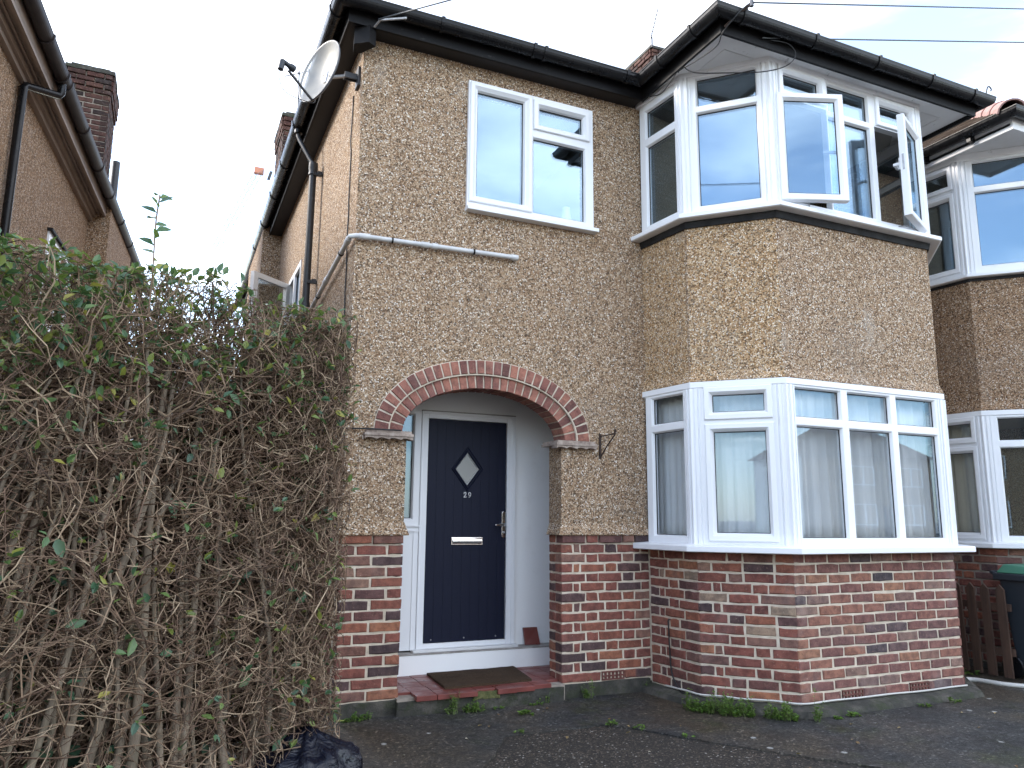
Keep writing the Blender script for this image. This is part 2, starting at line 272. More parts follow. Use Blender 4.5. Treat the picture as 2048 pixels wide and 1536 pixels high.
# ------------------------------------------------------------------ mesh helpers
class MB:
    def __init__(s): s.v = []; s.f = []
    def add(s, vs, fs):
        o = len(s.v); s.v += [tuple(p) for p in vs]; s.f += [tuple(i+o for i in f) for f in fs]; return s
    def hexa(s, p):   # 8 points: bottom 4 ccw, top 4
        return s.add(p, [(3, 2, 1, 0), (4, 5, 6, 7), (0, 1, 5, 4), (1, 2, 6, 5), (2, 3, 7, 6), (3, 0, 4, 7)])
    def box(s, x0, x1, y0, y1, z0, z1, T=None):
        p = [(x0, y0, z0), (x1, y0, z0), (x1, y1, z0), (x0, y1, z0), (x0, y0, z1), (x1, y0, z1), (x1, y1, z1), (x0, y1, z1)]
        if T: p = [T(*q) for q in p]
        return s.hexa(p)
    def prism(s, poly, z0, z1, T=None):
        n = len(poly); a = [(x, y, z0) for x, y in poly]; b = [(x, y, z1) for x, y in poly]; p = a+b
        if T: p = [T(*q) for q in p]
        fs = [tuple(range(n-1, -1, -1)), tuple(range(n, 2*n))] + [(i, (i+1) % n, n+(i+1) % n, n+i) for i in range(n)]
        return s.add(p, fs)
    def tube(s, pts, r, n=8, caps=True):
        pts = [Vector(p) for p in pts]; rs = r if isinstance(r, (list, tuple)) else [r]*len(pts)
        rings = []; prev = None
        for i, p in enumerate(pts):
            a = pts[max(i-1, 0)]; b = pts[min(i+1, len(pts)-1)]; t = (b-a).normalized()
            if prev is None:
                h = Vector((0, 0, 1)) if abs(t.z) < .9 else Vector((1, 0, 0)); u = t.cross(h).normalized()
            else: u = (prev - t*prev.dot(t)).normalized()
            prev = u; w = t.cross(u)
            rings.append([p + (u*math.cos(2*math.pi*k/n) + w*math.sin(2*math.pi*k/n))*rs[i] for k in range(n)])
        vs = [q for rg in rings for q in rg]; fs = []
        for i in range(len(pts)-1):
            for k in range(n): fs.append((i*n+k, i*n+(k+1) % n, (i+1)*n+(k+1) % n, (i+1)*n+k))
        if caps: fs += [tuple(range(n-1, -1, -1)), tuple(range((len(pts)-1)*n, len(pts)*n))]
        return s.add(vs, fs)
    def lathe(s, prof, c, axis=(0, 0, 1), n=24, sx=1.0):
        ax = Vector(axis).normalized(); h = Vector((0, 0, 1)) if abs(ax.z) < .9 else Vector((1, 0, 0))
        u = ax.cross(h).normalized(); w = u.cross(ax); c = Vector(c); vs = []; fs = []
        for r, z in prof:
            vs += [c + ax*z + (u*math.cos(2*math.pi*k/n)*sx + w*math.sin(2*math.pi*k/n))*r for k in range(n)]
        for i in range(len(prof)-1):
            for k in range(n): fs.append((i*n+k, i*n+(k+1) % n, (i+1)*n+(k+1) % n, (i+1)*n+k))
        return s.add(vs, fs)
    def mesh(s, name, mat, smooth=False):
        me = bpy.data.meshes.new(name); me.from_pydata(s.v, [], s.f); me.update()
        if mat: me.materials.append(MATS[mat])
        bm = bmesh.new(); bm.from_mesh(me); bmesh.ops.recalc_face_normals(bm, faces=bm.faces); bm.to_mesh(me); bm.free()
        if smooth:
            me.polygons.foreach_set('use_smooth', [True]*len(me.polygons))
        return me
    def build(s, name, mat, parent=None, smooth=False, bevel=0, **props):
        o = bpy.data.objects.new(name, s.mesh(name, mat, smooth)); COL.objects.link(o)
        if smooth and smooth != 'all':
            md = o.modifiers.new('split', 'EDGE_SPLIT'); md.split_angle = math.radians(40)
        if bevel:
            b = o.modifiers.new('bevel', 'BEVEL'); b.width = bevel; b.segments = 2; b.limit_method = 'ANGLE'
        return fin(o, parent, **props)
def fin(o, parent=None, **props):
    if parent is not None:
        o.parent = parent; w = wmat(parent); o.matrix_parent_inverse = w.inverted()
    for k, v in props.items(): o[k] = v
    return o
def wmat(o):
    m = Matrix.LocRotScale(o.location, o.rotation_euler, o.scale)
    return (wmat(o.parent) @ o.matrix_parent_inverse @ m) if o.parent else m
def thing(name, label, cat, loc=(0, 0, 0), group=None):
    o = bpy.data.objects.new(name, None); COL.objects.link(o); o.location = loc; o.empty_display_size = .1
    o['label'] = label; o['category'] = cat
    if group: o['group'] = group
    return o
def place(name, me, mat4, parent):
    o = bpy.data.objects.new(name, me); COL.objects.link(o)
    o.location = mat4.to_translation(); o.rotation_euler = mat4.to_euler(); o.scale = mat4.to_scale()
    return fin(o, parent)

def offs(poly, o, endy=True):
    """offset an open plan polyline outward by o with mitres; ends stay in their plane y=const"""
    n = len(poly); P = [Vector(p) for p in poly]; ds = [(P[i+1]-P[i]).normalized() for i in range(n-1)]; ns = [Vector((d.y, -d.x)) for d in ds]
    out = []
    for i in range(n):
        if i in (0, n-1):
            k = 0 if i == 0 else n-2; q = P[i]+ns[k]*o
            if endy and abs(ds[k].y) > .3: q = q + ds[k]*((P[i].y-q.y)/ds[k].y)
        else:
            a, b = ns[i-1], ns[i]; q = P[i] + (a+b)*(o/(1+a.dot(b)))
        out.append(q)
    return out
def sweep(poly, prof, endy=True, mb=None, rg=None):
    """closed profile [(o,z)...] swept along an open plan polyline"""
    mb = mb or MB(); k = len(prof); rg = rg or (0, len(poly)); n = rg[1]-rg[0]
    cols = [[(q.x, q.y, z) for q in offs(poly, o, endy)[rg[0]:rg[1]]] for o, z in prof]
    vs = [cols[j][i] for i in range(n) for j in range(k)]
    fs = [(i*k+j, i*k+(j+1) % k, (i+1)*k+(j+1) % k, (i+1)*k+j) for i in range(n-1) for j in range(k)]
    fs += [tuple(range(k)), tuple(range((n-1)*k, n*k))]
    return mb.add(vs, fs)
class Facet:
    def __init__(s, P, Q):
        s.P = Vector(P); s.Q = Vector(Q); s.len = (s.Q-s.P).length; s.d = (s.Q-s.P)/s.len; s.n = Vector((s.d.y, -s.d.x))
    def __call__(s, a, o, z):
        q = s.P + s.d*a + s.n*o; return (q.x, q.y, z)
    def mat(s, a, o, z):
        q = s.P + s.d*a + s.n*o; m = Matrix.Rotation(math.atan2(s.d.y, s.d.x), 4, 'Z'); m.translation = (q.x, q.y, z); return m
def ring(mb, T, s0, s1, z0, z1, prof):
    vs = []; k = len(prof)
    for cs, cz, a, b in ((s0, z0, 1, 1), (s1, z0, -1, 1), (s1, z1, -1, -1), (s0, z1, 1, -1)):
        for i, o in prof: vs.append(T(cs+a*i, o, cz+b*i))
    return mb.add(vs, [(c*k+j, c*k+j+1, ((c+1) % 4)*k+j+1, ((c+1) % 4)*k+j) for c in range(4) for j in range(k-1)])

# ------------------------------------------------------------------ bricks
BC = {}
def brick_mesh(L, H=.0615, D=.1, mat='brick', var=None):
    L = round(L*200)/200; v = random.randrange(9) if var is None else var; key = (L, H, D, mat, v)
    if key in BC: return BC[key]
    rr = random.Random(hash((L, H, v)) & 0xffff); j = lambda a: rr.uniform(-a, a)
    def per(ins, y, amp, ya):
        p = []
        for t in (0, .33, .67, 1): p.append((ins+(L-2*ins)*t+j(amp), y+j(ya), ins+j(amp)))
        for t in (1, .67, .33, 0): p.append((ins+(L-2*ins)*t+j(amp), y+j(ya), H-ins+j(amp)))
        return p
    f = per(.006, 0, .0026, .0022); e = per(.0005, .0065, .0036, .0012); b = per(.0, D, 0, 0)
    fs = [(7, 6, 1, 0), (6, 5, 2, 1), (5, 4, 3, 2)]
    for o in (0, 8): fs += [(o+i, o+(i+1) % 8, o+8+(i+1) % 8, o+8+i) for i in range(8)]
    mb = MB(); mb.add(f+e+b, fs); me = mb.mesh('brick', mat); BC[key] = me; return me
S, Hd, J = .2125, .1, .0135
def course_lengths(L, bond, i, start=None):
    out = []; s = 0
    if bond == 'flemish': seq = [S, Hd]; k = i % 2
    else: seq = [S]; k = 0
    if start: out.append((0, start)); s = start+J
    elif bond == 'stretcher' and i % 2: out.append((0, Hd)); s = Hd+J
    elif bond == 'flemish' and i % 2: out.append((0, Hd)); s = Hd+J; out.append((s, .05)); s += .05+J; k = 0
    while s < L-.02:
        b = seq[k % len(seq)]; k += 1
        rem = L-s
        if rem < b or rem-b-J < .035: b = rem if rem < b+.055 else b
        if b > .03: out.append((s, min(b, L-s)))
        s += b+J
    return out
def brick_wall(parent, F, z0, n, bond, mat='brick', skip=None, out=0.0, proud_top=0, D=.1, a0=0, a1=None, pitch=.075, shift=0):
    A1 = F.len if a1 is None else a1
    for i in range(n):
        if bond == 'mixed': bd = 'flemish' if (i*7) % 3 else 'stretcher'
        else: bd = bond
        for s, l in course_lengths(A1-a0, bd, i+shift):
            if skip and skip(i, a0+s, a0+s+l): continue
            o = out + (proud_top if i == n-1 else 0) + random.uniform(-.003, .0025)
            place('brick', brick_mesh(l, D=D, mat=mat), F.mat(a0+s+random.uniform(-.002, .002), o, z0+i*pitch+.007+random.uniform(-.0025, .0025)) @ Matrix.Rotation(random.gauss(0, .005), 4, 'Y') @ Matrix.Rotation(random.gauss(0, .003), 4, 'Z'), parent)
def airbrick(parent, F, s0, z0, L=.205, H=.066):
    T = lambda a, o, z: F(s0+a, o, z0+z)
    mb = MB(); mb.box(0, L, -.06, -.02, 0, H, T); b = mb.build('air_brick', 'hole_dark', parent)
    mb = MB(); nx = 6; w = L/nx
    for r in range(3): mb.box(0, L, -.03, .004, r*H/2-.007*(r > 0)-.0*(r == 0), r*H/2+.010-.007*(r > 0), T) if r < 2 else mb.box(0, L, -.03, .004, H-.010, H, T)
    for k in range(nx+1): mb.box(max(0, k*w-.008), min(L, k*w+.008), -.03, .0025, .0005, H-.0005, T)
    mb.build('vent_grille', 'terracotta', parent)

# ------------------------------------------------------------------ windows
def window(house, F, s0, s1, z0, z1, lights, mat='upvc', of=.022, name='window', depth=.06, glass=None):
    """lights: (s0,s1,z0,z1,kind) glass openings; kind f fixed, c casement, o opening left to a swung casement"""
    glass = glass or ('glass_upper' if z0 > 3 else 'glass')
    b = .016; es = {s0, s1}; ez = {z0, z1}; H = []
    for (a, c, e, g, k) in lights:
        x = b if k != 'o' else 0
        H.append((a-x, c+x, e-x, g+x)); es |= {a-x, c+x}; ez |= {e-x, g+x}
    es = sorted(es); ez = sorted(ez); mb = MB()
    for i in range(len(es)-1):
        run = None
        for j in range(len(ez)-1):
            ms, mz = (es[i]+es[i+1])/2, (ez[j]+ez[j+1])/2
            hole = any(h[0] < ms < h[1] and h[2] < mz < h[3] for h in H)
            if not hole: run = [ez[j], ez[j+1]] if run is None else [run[0], ez[j+1]]
            if (hole or j == len(ez)-2) and run:
                mb.box(es[i], es[i+1], of-depth, of, run[0], run[1], F); run = None
    w = mb.build(name, mat, house)
    for (a, c, e, g, k) in lights:
        if k == 'o': continue
        rb = MB(); ring(rb, F, a-b, c+b, e-b, g+b, [(0, of), (b*.35, of-.002), (b, of-.022), (b, of-.05)]); rb.build('glazing_bead', mat, w)
        if k == 'c':
            cb = MB(); W = .062; ring(cb, F, a-W, c+W, e-W, g+W, [(0, of-.004), (0, of+.013), (.006, of+.019), (W-b-.008, of+.019), (W-.004, of-.006), (W-.004, of-.03)]); cb.build('casement', mat, w)
        gb = MB(); ring(gb, F, a-.001, c+.001, e-.001, g+.001, [(0, of-.025), (.005, of-.027), (.006, of-.033)]); gb.build('gasket', 'gasket', w)
        pb = MB(); pb.box(a-.008, c+.008, of-.050, of-.034, e-.008, g+.008, F); pb.build('pane', glass, w)
    return w
def swung(house_win, hinge, ang_dir, width, z0, z1, mat='upvc', handle_side=1):
    """an open casement as parts of a window: hinge plan point, unit direction of the leaf"""
    F = Facet(hinge, (hinge[0]+ang_dir[0]*width, hinge[1]+ang_dir[1]*width))
    mb = MB(); W = .062; T = F
    ring(mb, T, 0, width, z0, z1, [(0, -.03), (0, .022), (.006, .028), (W-.02, .028), (W, .004), (W, -.012), (W-.012, -.03), (0, -.03)])
    c = mb.build('casement', mat, house_win)
    pb = MB(); pb.box(W-.008, width-W+.008, -.020, -.004, z0+W-.008, z1-W+.008, T); pb.build('pane', 'glass_upper', house_win)
    gb = MB(); ring(gb, T, W-.001, width-W+.001, z0+W-.001, z1-W+.001, [(0, .003), (.006, .001), (.007, -.004)]); gb.build('gasket', 'gasket', house_win)
    hb = MB(); zc = (z0+z1)/2; hs = width-.03
    hb.box(hs-.012, hs+.012, -.044, -.03, zc-.05, zc+.05, T); hb.box(hs-.010, hs+.010, -.075, -.044, zc-.012, zc+.012, T); hb.box(hs-.11, hs+.012, -.085, -.068, zc-.011, zc+.011, T)
    hb.build('window_handle', mat, house_win)
    return F

# ================================================================== GROUND
def sheet(name, poly, z0, z1, mat, **kw):
    mb = MB(); mb.prism(poly, z0, z1); o = mb.build(name, mat, None, **kw); o['kind'] = 'structure'; return o
gm = MB(); gm.add([(-700, -700, -.135), (700, -700, -.135), (700, 900, -.135), (-700, 900, -.135)], [(0, 1, 2, 3)])
gm.build('ground', 'earth', None, kind='structure')
sheet('asphalt', [(-.5, -.3), (3.4, -.3), (7, -9), (-2.5, -9)], -.13, -.112, 'asphalt_grit')
JL = [(.93, -.752), (1.10, -.735), (1.35, -.748), (1.638, -.746), (1.747, -.857), (1.89, -1.09), (2.013, -1.289), (2.26, -1.65), (2.505, -1.97), (2.62, -2.14)]
random.seed(3)
def jag(pts, n=5, a=.008):
    out = []
    for p, q in zip(pts, pts[1:]):
        for k in range(n): t = k/n; out.append((p[0]+(q[0]-p[0])*t+random.uniform(-a, a), p[1]+(q[1]-p[1])*t+random.uniform(-a, a)))
    return out+[pts[-1]]
edge = jag([(4.4, -8)] + JL[::-1] + [(.72, -1.08), (.52, -1.33), (.30, -1.75), (.1, -8)])
sheet('driveway', [(-7, 3), (12, 3), (12, -8)] + edge + [(-7, -8)], -.13, -.1, 'driveway_concrete')

# ================================================================== HOUSE 29
W, A, B, C = (2.54, 0), (2.60, -.56), (3.08, -1.06), (4.80, -1.06)
D_, E_ = (5.28, -.56), (5.34, 0)
BAY = [W, A, B, C, D_, E_]
ZE = 4.94
house = thing('house', 'brown pebbledash semi-detached house with brick arch porch, navy front door and two-storey bay', 'house', (0, 0, -.1))

# arch geometry: ellipse offsets
AX, AZ, AA, AB = 1.092, 1.862, .675, .375
def ell(t, off):   # t angle param 0..pi from right to left
    x, z = AA*math.cos(t), AB*math.sin(t); nx, nz_ = math.cos(t)/AA, math.sin(t)/AB; l = math.hypot(nx, nz_)
    return AX + x + nx/l*off, AZ + z + nz_/l*off
outer = [ell(math.pi*k/160, .217) for k in range(161)]
def arch_top(x):
    pts = sorted(outer)
    for (a, za), (b, zb) in zip(pts, pts[1:]):
        if a <= x <= b: return za + (zb-za)*(x-a)/max(b-a, 1e-6)
    return AZ
XL, XR = outer[-1][0], outer[0][0]
OL, OR = .445, 1.728
WX0, WX1, WZ0, WZ1 = .868, 2.03, 3.66, 4.79
mb = MB(); Dp = .215
xs = sorted({0, XL, OL, WX0, WX1, OR, XR, W[0]-.0} | set(np.linspace(XL, XR, 49)))
for a, b in zip(xs, xs[1:]):
    c = (a+b)/2; segs = []
    za = 1.125; 
    inarch = XL < c < XR
    if inarch:
        la, lb = arch_top(max(a, XL+1e-5)), arch_top(min(b, XR-1e-5))
    else: la = lb = 1.125
    if WX0 < c < WX1: segs = [((la, lb), (WZ0, WZ0)), ((WZ1, WZ1), (ZE, ZE))]
    else: segs = [((la, lb), (ZE, ZE))]
    if inarch and (c < OL or c > OR): segs.append(((1.125, 1.125), (AZ, AZ)))
    for (l0, l1), (h0, h1) in segs:
        mb.hexa([(a, 0, l0), (b, 0, l1), (b, Dp, l1), (a, Dp, l0), (a, 0, h0), (b, 0, h1), (b, Dp, h1), (a, Dp, h0)])
front = mb.build('front_wall', 'pebbledash', house, label='weathered pebbledash front wall')
mb = MB()    # bell-cast drip at the foot of the render
sweep([(0, .6), (0, 0), (OL+.004, 0), (OL+.004, .2)], [(.0, 1.21), (-.06, 1.21), (-.06, 1.124), (.026, 1.117), (.030, 1.124)], False, mb)
sweep([(OR-.004, .2), (OR-.004, 0), (W[0]-.01, 0)], [(.0, 1.21), (-.06, 1.21), (-.06, 1.124), (.026, 1.117), (.030, 1.124)], False, mb)
mb.build('drip_edge', 'pebbledash', house)
mb = MB()
mb.box(-.0, .2, Dp, 2.72, 1.2, ZE); mb.box(0, .2, 3.62, 9, 1.2, ZE); mb.box(0, .2, 2.72, 3.62, 1.2, 3.35); mb.box(0, .2, 2.72, 3.62, 3.98, ZE)
mb.build('side_wall', 'pebbledash', house, label='warm pebbledash side wall')
mb = MB(); mb.box(.012, .2, Dp, 9, -.13, 1.2); mb.build('side_base', 'side_brick', house)
mb = MB(); mb.box(-.24, -.0, 4.75, 6.7, -.13, 5.2); mb.build('chimney_breast', 'pebbledash', house)
mb = MB(); mb.box(0.2, 5.66, 8.8, 9, -.13, ZE); mb.box(5.34, 5.66, 0, .2, -.13, ZE); mb.box(5.6, 5.66, .2, 8.8, -.13, ZE+.1)
mb.build('rear_wall', 'pebbledash', house)

# --- left and right brick piers
def core(name, boxes):
    mb = MB()
    for b in boxes: mb.box(*b)
    return mb.build(name, 'mortar', house)
FP = Facet((0, 0), (OL, 0)); FQ = Facet((OR, 0), W)
pier1 = core('brick_pier', [(.01, OL-.009, .008, Dp, -.03, 1.124)])
brick_wall(pier1, FP, 0, 15, 'stretcher', out=0, proud_top=.016, D=.1)
FR1 = Facet((OL, 0), (OL, .215))   # reveal, seen only from the right
pier2 = core('brick_pier', [(OR+.008, W[0]+.1, .008, Dp, -.03, 1.124)])
def skip2(i, a, b): return i == 0 and a < .54 and b > .35
brick_wall(pier2, FQ, 0, 15, 'flemish', out=0, proud_top=.014, skip=skip2)
airbrick(pier2, FQ, .355, .004)
place('brick', brick_mesh(.205), FQ.mat(.14, 0, .006), pier2); place('brick', brick_mesh(.19), FQ.mat(.572, 0, .006), pier2)
FRV = Facet((OR, .215), (OR, 0))   # right reveal faces left
for i in range(15):
    if i % 2: place('brick', brick_mesh(.1, D=.2), FRV.mat(.0, random.uniform(-.002, .002), i*.075+.006), pier2)
    else: place('brick', brick_mesh(.1, D=.1), FRV.mat(.0, random.uniform(-.002, .002), i*.075+.006), pier2)

# --- bay base in brick
ZB = -.04
baybase = sweep(BAY, [(-.008, ZB-.04), (-.008, 1.03), (-.2, 1.03), (-.2, ZB-.04)]).build('bay_base', 'mortar', house)
FA, FB, FC, FD, FE = [Facet(p, q) for p, q in zip(BAY, BAY[1:])]
brick_wall(baybase, FA, ZB, 14, 'flemish', a0=.012)
brick_wall(baybase, FB, ZB, 14, 'mixed', shift=1)
def skipc(i, a, b): return i == 0 and ((a < .6 and b > .40) or (a < 1.30 and b > 1.10))
brick_wall(baybase, FC, ZB, 14, 'stretcher', mat='brick_front', skip=skipc)
airbrick(baybase, FC, .40, ZB+.004); airbrick(baybase, FC, 1.10, ZB+.004)
def fill(F, s, l, i, par, mat): place('brick', brick_mesh(l, mat=mat), F.mat(s, 0, ZB+i*.075+.006), par)
fill(FC, .232, .156, 0, baybase, 'brick_front'); fill(FC, .617, .215, 0, baybase, 'brick_front'); fill(FC, .844, .244, 0, baybase, 'brick_front'); fill(FC, 1.317, .055, 0, baybase, 'brick_front')
# sides of the bay away from view: one joined part
mb = MB()
for F in (FD, FE):
    for i in range(14):
        for s, l in course_lengths(F.len, 'stretcher', i): mb.box(s, s+l, -.1, 0, ZB+i*.075+.006, ZB+i*.075+.069, F)
mb.build('brickwork', 'brick', baybase, kind='stuff')
# plinths
mb = MB(); sweep(BAY, [(-.05, -.13), (.135, -.13), (.105, -.062), (.02, -.041), (-.05, -.041)], True, mb)
o = mb.build('plinth', 'plinth_concrete', house)
def roughen(o, cuts, amp, seed=1, sc=9):
    me = o.data; bm = bmesh.new(); bm.from_mesh(me)
    bmesh.ops.subdivide_edges(bm, edges=[e for e in bm.edges if e.calc_length() > .15], cuts=cuts, use_grid_fill=True)
    from mathutils import noise
    for v in bm.verts: v.co += noise.noise_vector(v.co*sc)*amp
    bm.to_mesh(me); bm.free()
roughen(o, 8, .010)
mb = MB(); mb.box(0, OL-.02, -.025, .1, -.13, -.002); roughen(mb.build('plinth', 'plinth_concrete', house), 6, .009)
mb = MB(); mb.box(OR-.03, W[0]-.02, -.018, .1, -.13, -.002); roughen(mb.build('plinth', 'plinth_concrete', house), 6, .009)
mb = MB(); mb.box(OL-.03, OR-.02, -.075, .05, -.13, -.004)
roughen(mb.build('step_base', 'plinth_concrete', house), 8, .014)

# --- bay pebbledash band, upper wall under the roof
ZL0, ZL1, ZU0 = 2.318, 2.40, 3.655
FACES = [(W, A), (A, B)]
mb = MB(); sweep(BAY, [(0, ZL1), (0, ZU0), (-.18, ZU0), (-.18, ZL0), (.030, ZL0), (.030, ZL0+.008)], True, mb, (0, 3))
mb.build('bay_wall', 'pebbledash_warm_lit', house, label='tan pebbledash with warm side light in its colour on the bay facets facing left')
mb = MB(); sweep(BAY, [(0, ZL1), (0, ZU0), (-.18, ZU0), (-.18, ZL0), (.030, ZL0), (.030, ZL0+.008)], True, mb, (2, 6))
mb.build('bay_wall', 'pebbledash', house, label='greyer pebbledash on the front of the bay')
for P, z0, z1 in ((B, ZL1, ZU0-.02), (A, ZL1, ZU0-.02)):
    mb = MB(); mb.tube([(P[0]+.008, P[1]+.016, z0), (P[0]+.008, P[1]+.016, z1)], .0165, 8); mb.build('corner_bead', 'pebbledash', house)
# --- lead flashing below the upper sill
mb = MB(); sweep(BAY, [(.006, ZU0-.055), (.016, ZU0-.055), (.03, ZU0-.002), (-.02, ZU0-.002)], True, mb)
roughen(mb.build('lead_flashing', 'lead', house), 6, .005, sc=14)
# --- sills, head trim
def bay_sill(z0, z1, out):
    return sweep(BAY, [(-.06, z0), (out-.012, z0), (out, z0+.006), (out, z1-.016), (out-.006, z1-.010), (.02, z1), (-.06, z1)])
bay_sill(1.008, 1.066, .15).build('window_sill', 'upvc', house)
bay_sill(ZU0, 3.706, .115).build('window_sill', 'upvc', house)
sweep(BAY, [(-.04, 2.262), (.018, 2.262), (.030, 2.272), (.030, 2.316), (-.04, 2.316)]).build('head_trim', 'upvc', house)
sweep(BAY, [(-.04, 4.935), (.032, 4.935), (.040, 4.945), (.040, 4.995), (-.04, 4.995)]).build('head_trim', 'white_soffit', house)
# --- corner posts
def posts(bay, z0, z1, par, mat='upvc'):
    for k in range(1, len(bay)-1):
        Fp, Fn = Facet(bay[k-1], bay[k]), Facet(bay[k], bay[k+1]); path = []
        for s_, o_ in ((.070, .0), (.070, .030), (.058, .030), (.054, .020), (.048, .020), (.044, .036), (.024, .036), (.020, .024), (.013, .024)): path.append(Fp(Fp.len-s_, o_, 0)[:2])
        m1 = Fp.n+Fn.n; m1 = m1/m1.length; c = Vector(bay[k]); path += [tuple(c+m1*.040+Fp.d*(-.004)), tuple(c+m1*.040+Fn.d*.004)]
        for s_, o_ in ((.013, .024), (.020, .024), (.024, .036), (.044, .036), (.048, .020), (.054, .020), (.058, .030), (.070, .030), (.070, .0)): path.append(Fn(s_, o_, 0)[:2])
        path.append(tuple(c-m1*.06))
        mb = MB(); mb.prism(path, z0, z1); mb.build('corner_post', mat, par)
posts(BAY, 1.064, 2.263, house); posts(BAY, 3.704, 4.94, house)
# --- lower bay windows
z0, z1 = 1.064, 2.264
window(house, FA, .03, FA.len-.04, z0, z1, [(.108, .505, 2.027, 2.236, 'f'), (.108, .505, 1.125, 1.95, 'f')])
window(house, FB, .04, FB.len-.04, z0, z1, [(.156, .541, 2.073, 2.206, 'c'), (.158, .543, 1.150, 1.917, 'c')])
l3 = []
for a, c in ((.085, .54), (.63, 1.08), (1.168, 1.612)): l3 += [(a, c, 2.027, 2.242, 'f'), (a, c, 1.120, 1.95, 'f')]
window(house, FC, .045, FC.len-.04, z0, z1, l3)
window(house, FD, .04, FD.len-.04, z0, z1, [(.156, .541, 2.073, 2.206, 'c'), (.158, .543, 1.150, 1.917, 'c')])
window(house, FE, .04, FE.len-.03, z0, z1, [(.06, .455, 2.027, 2.236, 'f'), (.06, .455, 1.125, 1.95, 'f')])
# --- upper bay windows
z0, z1 = 3.704, 4.94
window(house, FA, .03, FA.len-.04, z0, z1, [(.108, .505, 4.605, 4.855, 'f'), (.112, .490, 3.785, 4.515, 'f')])
window(house, FB, .04, FB.len-.04, z0, z1, [(.125, .595, 4.668, 4.905, 'f'), (.120, .592, 3.782, 4.595, 'f')])
wc = window(house, FC, .045, FC.len-.04, z0, z1, [(.145, .53, 4.735, 4.878, 'c'), (.075, .60, 3.765, 4.655, 'o'), (.635, 1.09, 4.665, 4.90, 'f'), (.625, 1.088, 3.782, 4.593, 'f'), (1.24, 1.605, 4.710, 4.862, 'c'), (1.155, 1.655, 3.765, 4.635, 'o')])
a1 = math.radians(21); swung(wc, (3.125, -1.086), (math.cos(a1), -math.sin(a1)), .545, 3.745, 4.665)
# right casement: hinged on the right, leaf swings out to the left; built from its free edge so its outside faces the street
a2 = math.radians(25); hx, hy = 4.745, -1.092; wdt = .52
fx, fy = hx-math.cos(a2)*wdt, hy-math.sin(a2)*wdt
F2 = Facet((fx, fy), (hx, hy))
def swungF(win, F, z0, z1):
    width = F.len; mb = MB(); Wd = .062
    ring(mb, F, 0, width, z0, z1, [(0, -.03), (0, .022), (.006, .028), (Wd-.02, .028), (Wd, .004), (Wd, -.012), (Wd-.012, -.03), (0, -.03)]); mb.build('casement', 'upvc', win)
    pb = MB(); pb.box(Wd-.008, width-Wd+.008, -.020, -.004, z0+Wd-.008, z1-Wd+.008, F); pb.build('pane', 'glass_upper', win)
    gb = MB(); ring(gb, F, Wd-.001, width-Wd+.001, z0+Wd-.001, z1-Wd+.001, [(0, .003), (.006, .001), (.007, -.004)]); gb.build('gasket', 'gasket', win)
    hb = MB(); zc = (z0+z1)/2+.02
    hb.box(.016, .044, -.044, -.03, zc-.05, zc+.05, F); hb.box(.02, .04, -.078, -.044, zc-.012, zc+.012, F); hb.box(.018, .13, -.088, -.07, zc-.011, zc+.011, F); hb.build('window_handle', 'upvc', win)
    kb = MB(); kb.box(-.003, .002, -.012, .004, zc-.07, zc+.07, F); kb.build('lock_strip', 'galvanised', win)
swungF(wc, F2, 3.745, 4.645)
for hx_, sgn in ((3.15, 1), (4.72, -1)):      # friction stays
    mb = MB(); mb.tube([(hx_, -1.07, 3.752), (hx_+sgn*.22, -1.13, 3.752), (hx_+sgn*.30, -1.06, 3.752)], .005, 6); mb.build('window_stay', 'galvanised', wc)
window(house, FD, .04, FD.len-.04, z0, z1, [(.125, .595, 4.668, 4.905, 'f'), (.120, .592, 3.782, 4.595, 'f')])
window(house, FE, .04, FE.len-.03, z0, z1, [(.06, .455, 4.605, 4.855, 'f'), (.06, .455, 3.785, 4.515, 'f')])
# --- upstairs window above the porch
F0 = Facet((0, 0), (W[0], 0))
wu = window(house, F0, WX0, WX1, WZ0+.03, WZ1, [(.953, 1.366, 3.79, 4.708, 'f'), (1.515, 1.93, 4.545, 4.695, 'c'), (1.462, 1.945, 3.75, 4.405, 'f')], of=.03, depth=.09)
rb = MB(); ring(rb, F0, .880, 1.438, 3.735, 4.775, [(0, .03), (0, .043), (.006, .048), (.03, .048), (.055, .028), (.057, .0)]); rb.build('casement', 'upvc', wu)
mb = MB(); mb.box(WX0-.006, WX1+.03, -.075, .12, WZ0-.004, WZ0+.03); mb.build('window_sill', 'upvc', wu, bevel=.004)
# --- small side window, casement swung open
FS = Facet((0, 3.62), (0, 2.72))
ws = window(house, FS, .0, .9, 3.35, 3.98, [(.06, .40, 3.41, 3.92, 'o'), (.47, .85, 3.42, 3.91, 'f')], mat='upvc_old', of=.01)
Fs = Facet((-.02, 3.58), (-.46, 3.20)); mb = MB()
ring(mb, Fs, 0, Fs.len, 3.38, 3.93, [(0, -.03), (0, .022), (.05, .022), (.06, .0), (.06, -.03), (0, -.03)]); mb.build('casement', 'upvc_old', ws)
mb = MB(); mb.box(.05, Fs.len-.05, -.015, 0, 3.43, 3.88, Fs); mb.build('pane', 'glass_obscure', ws)

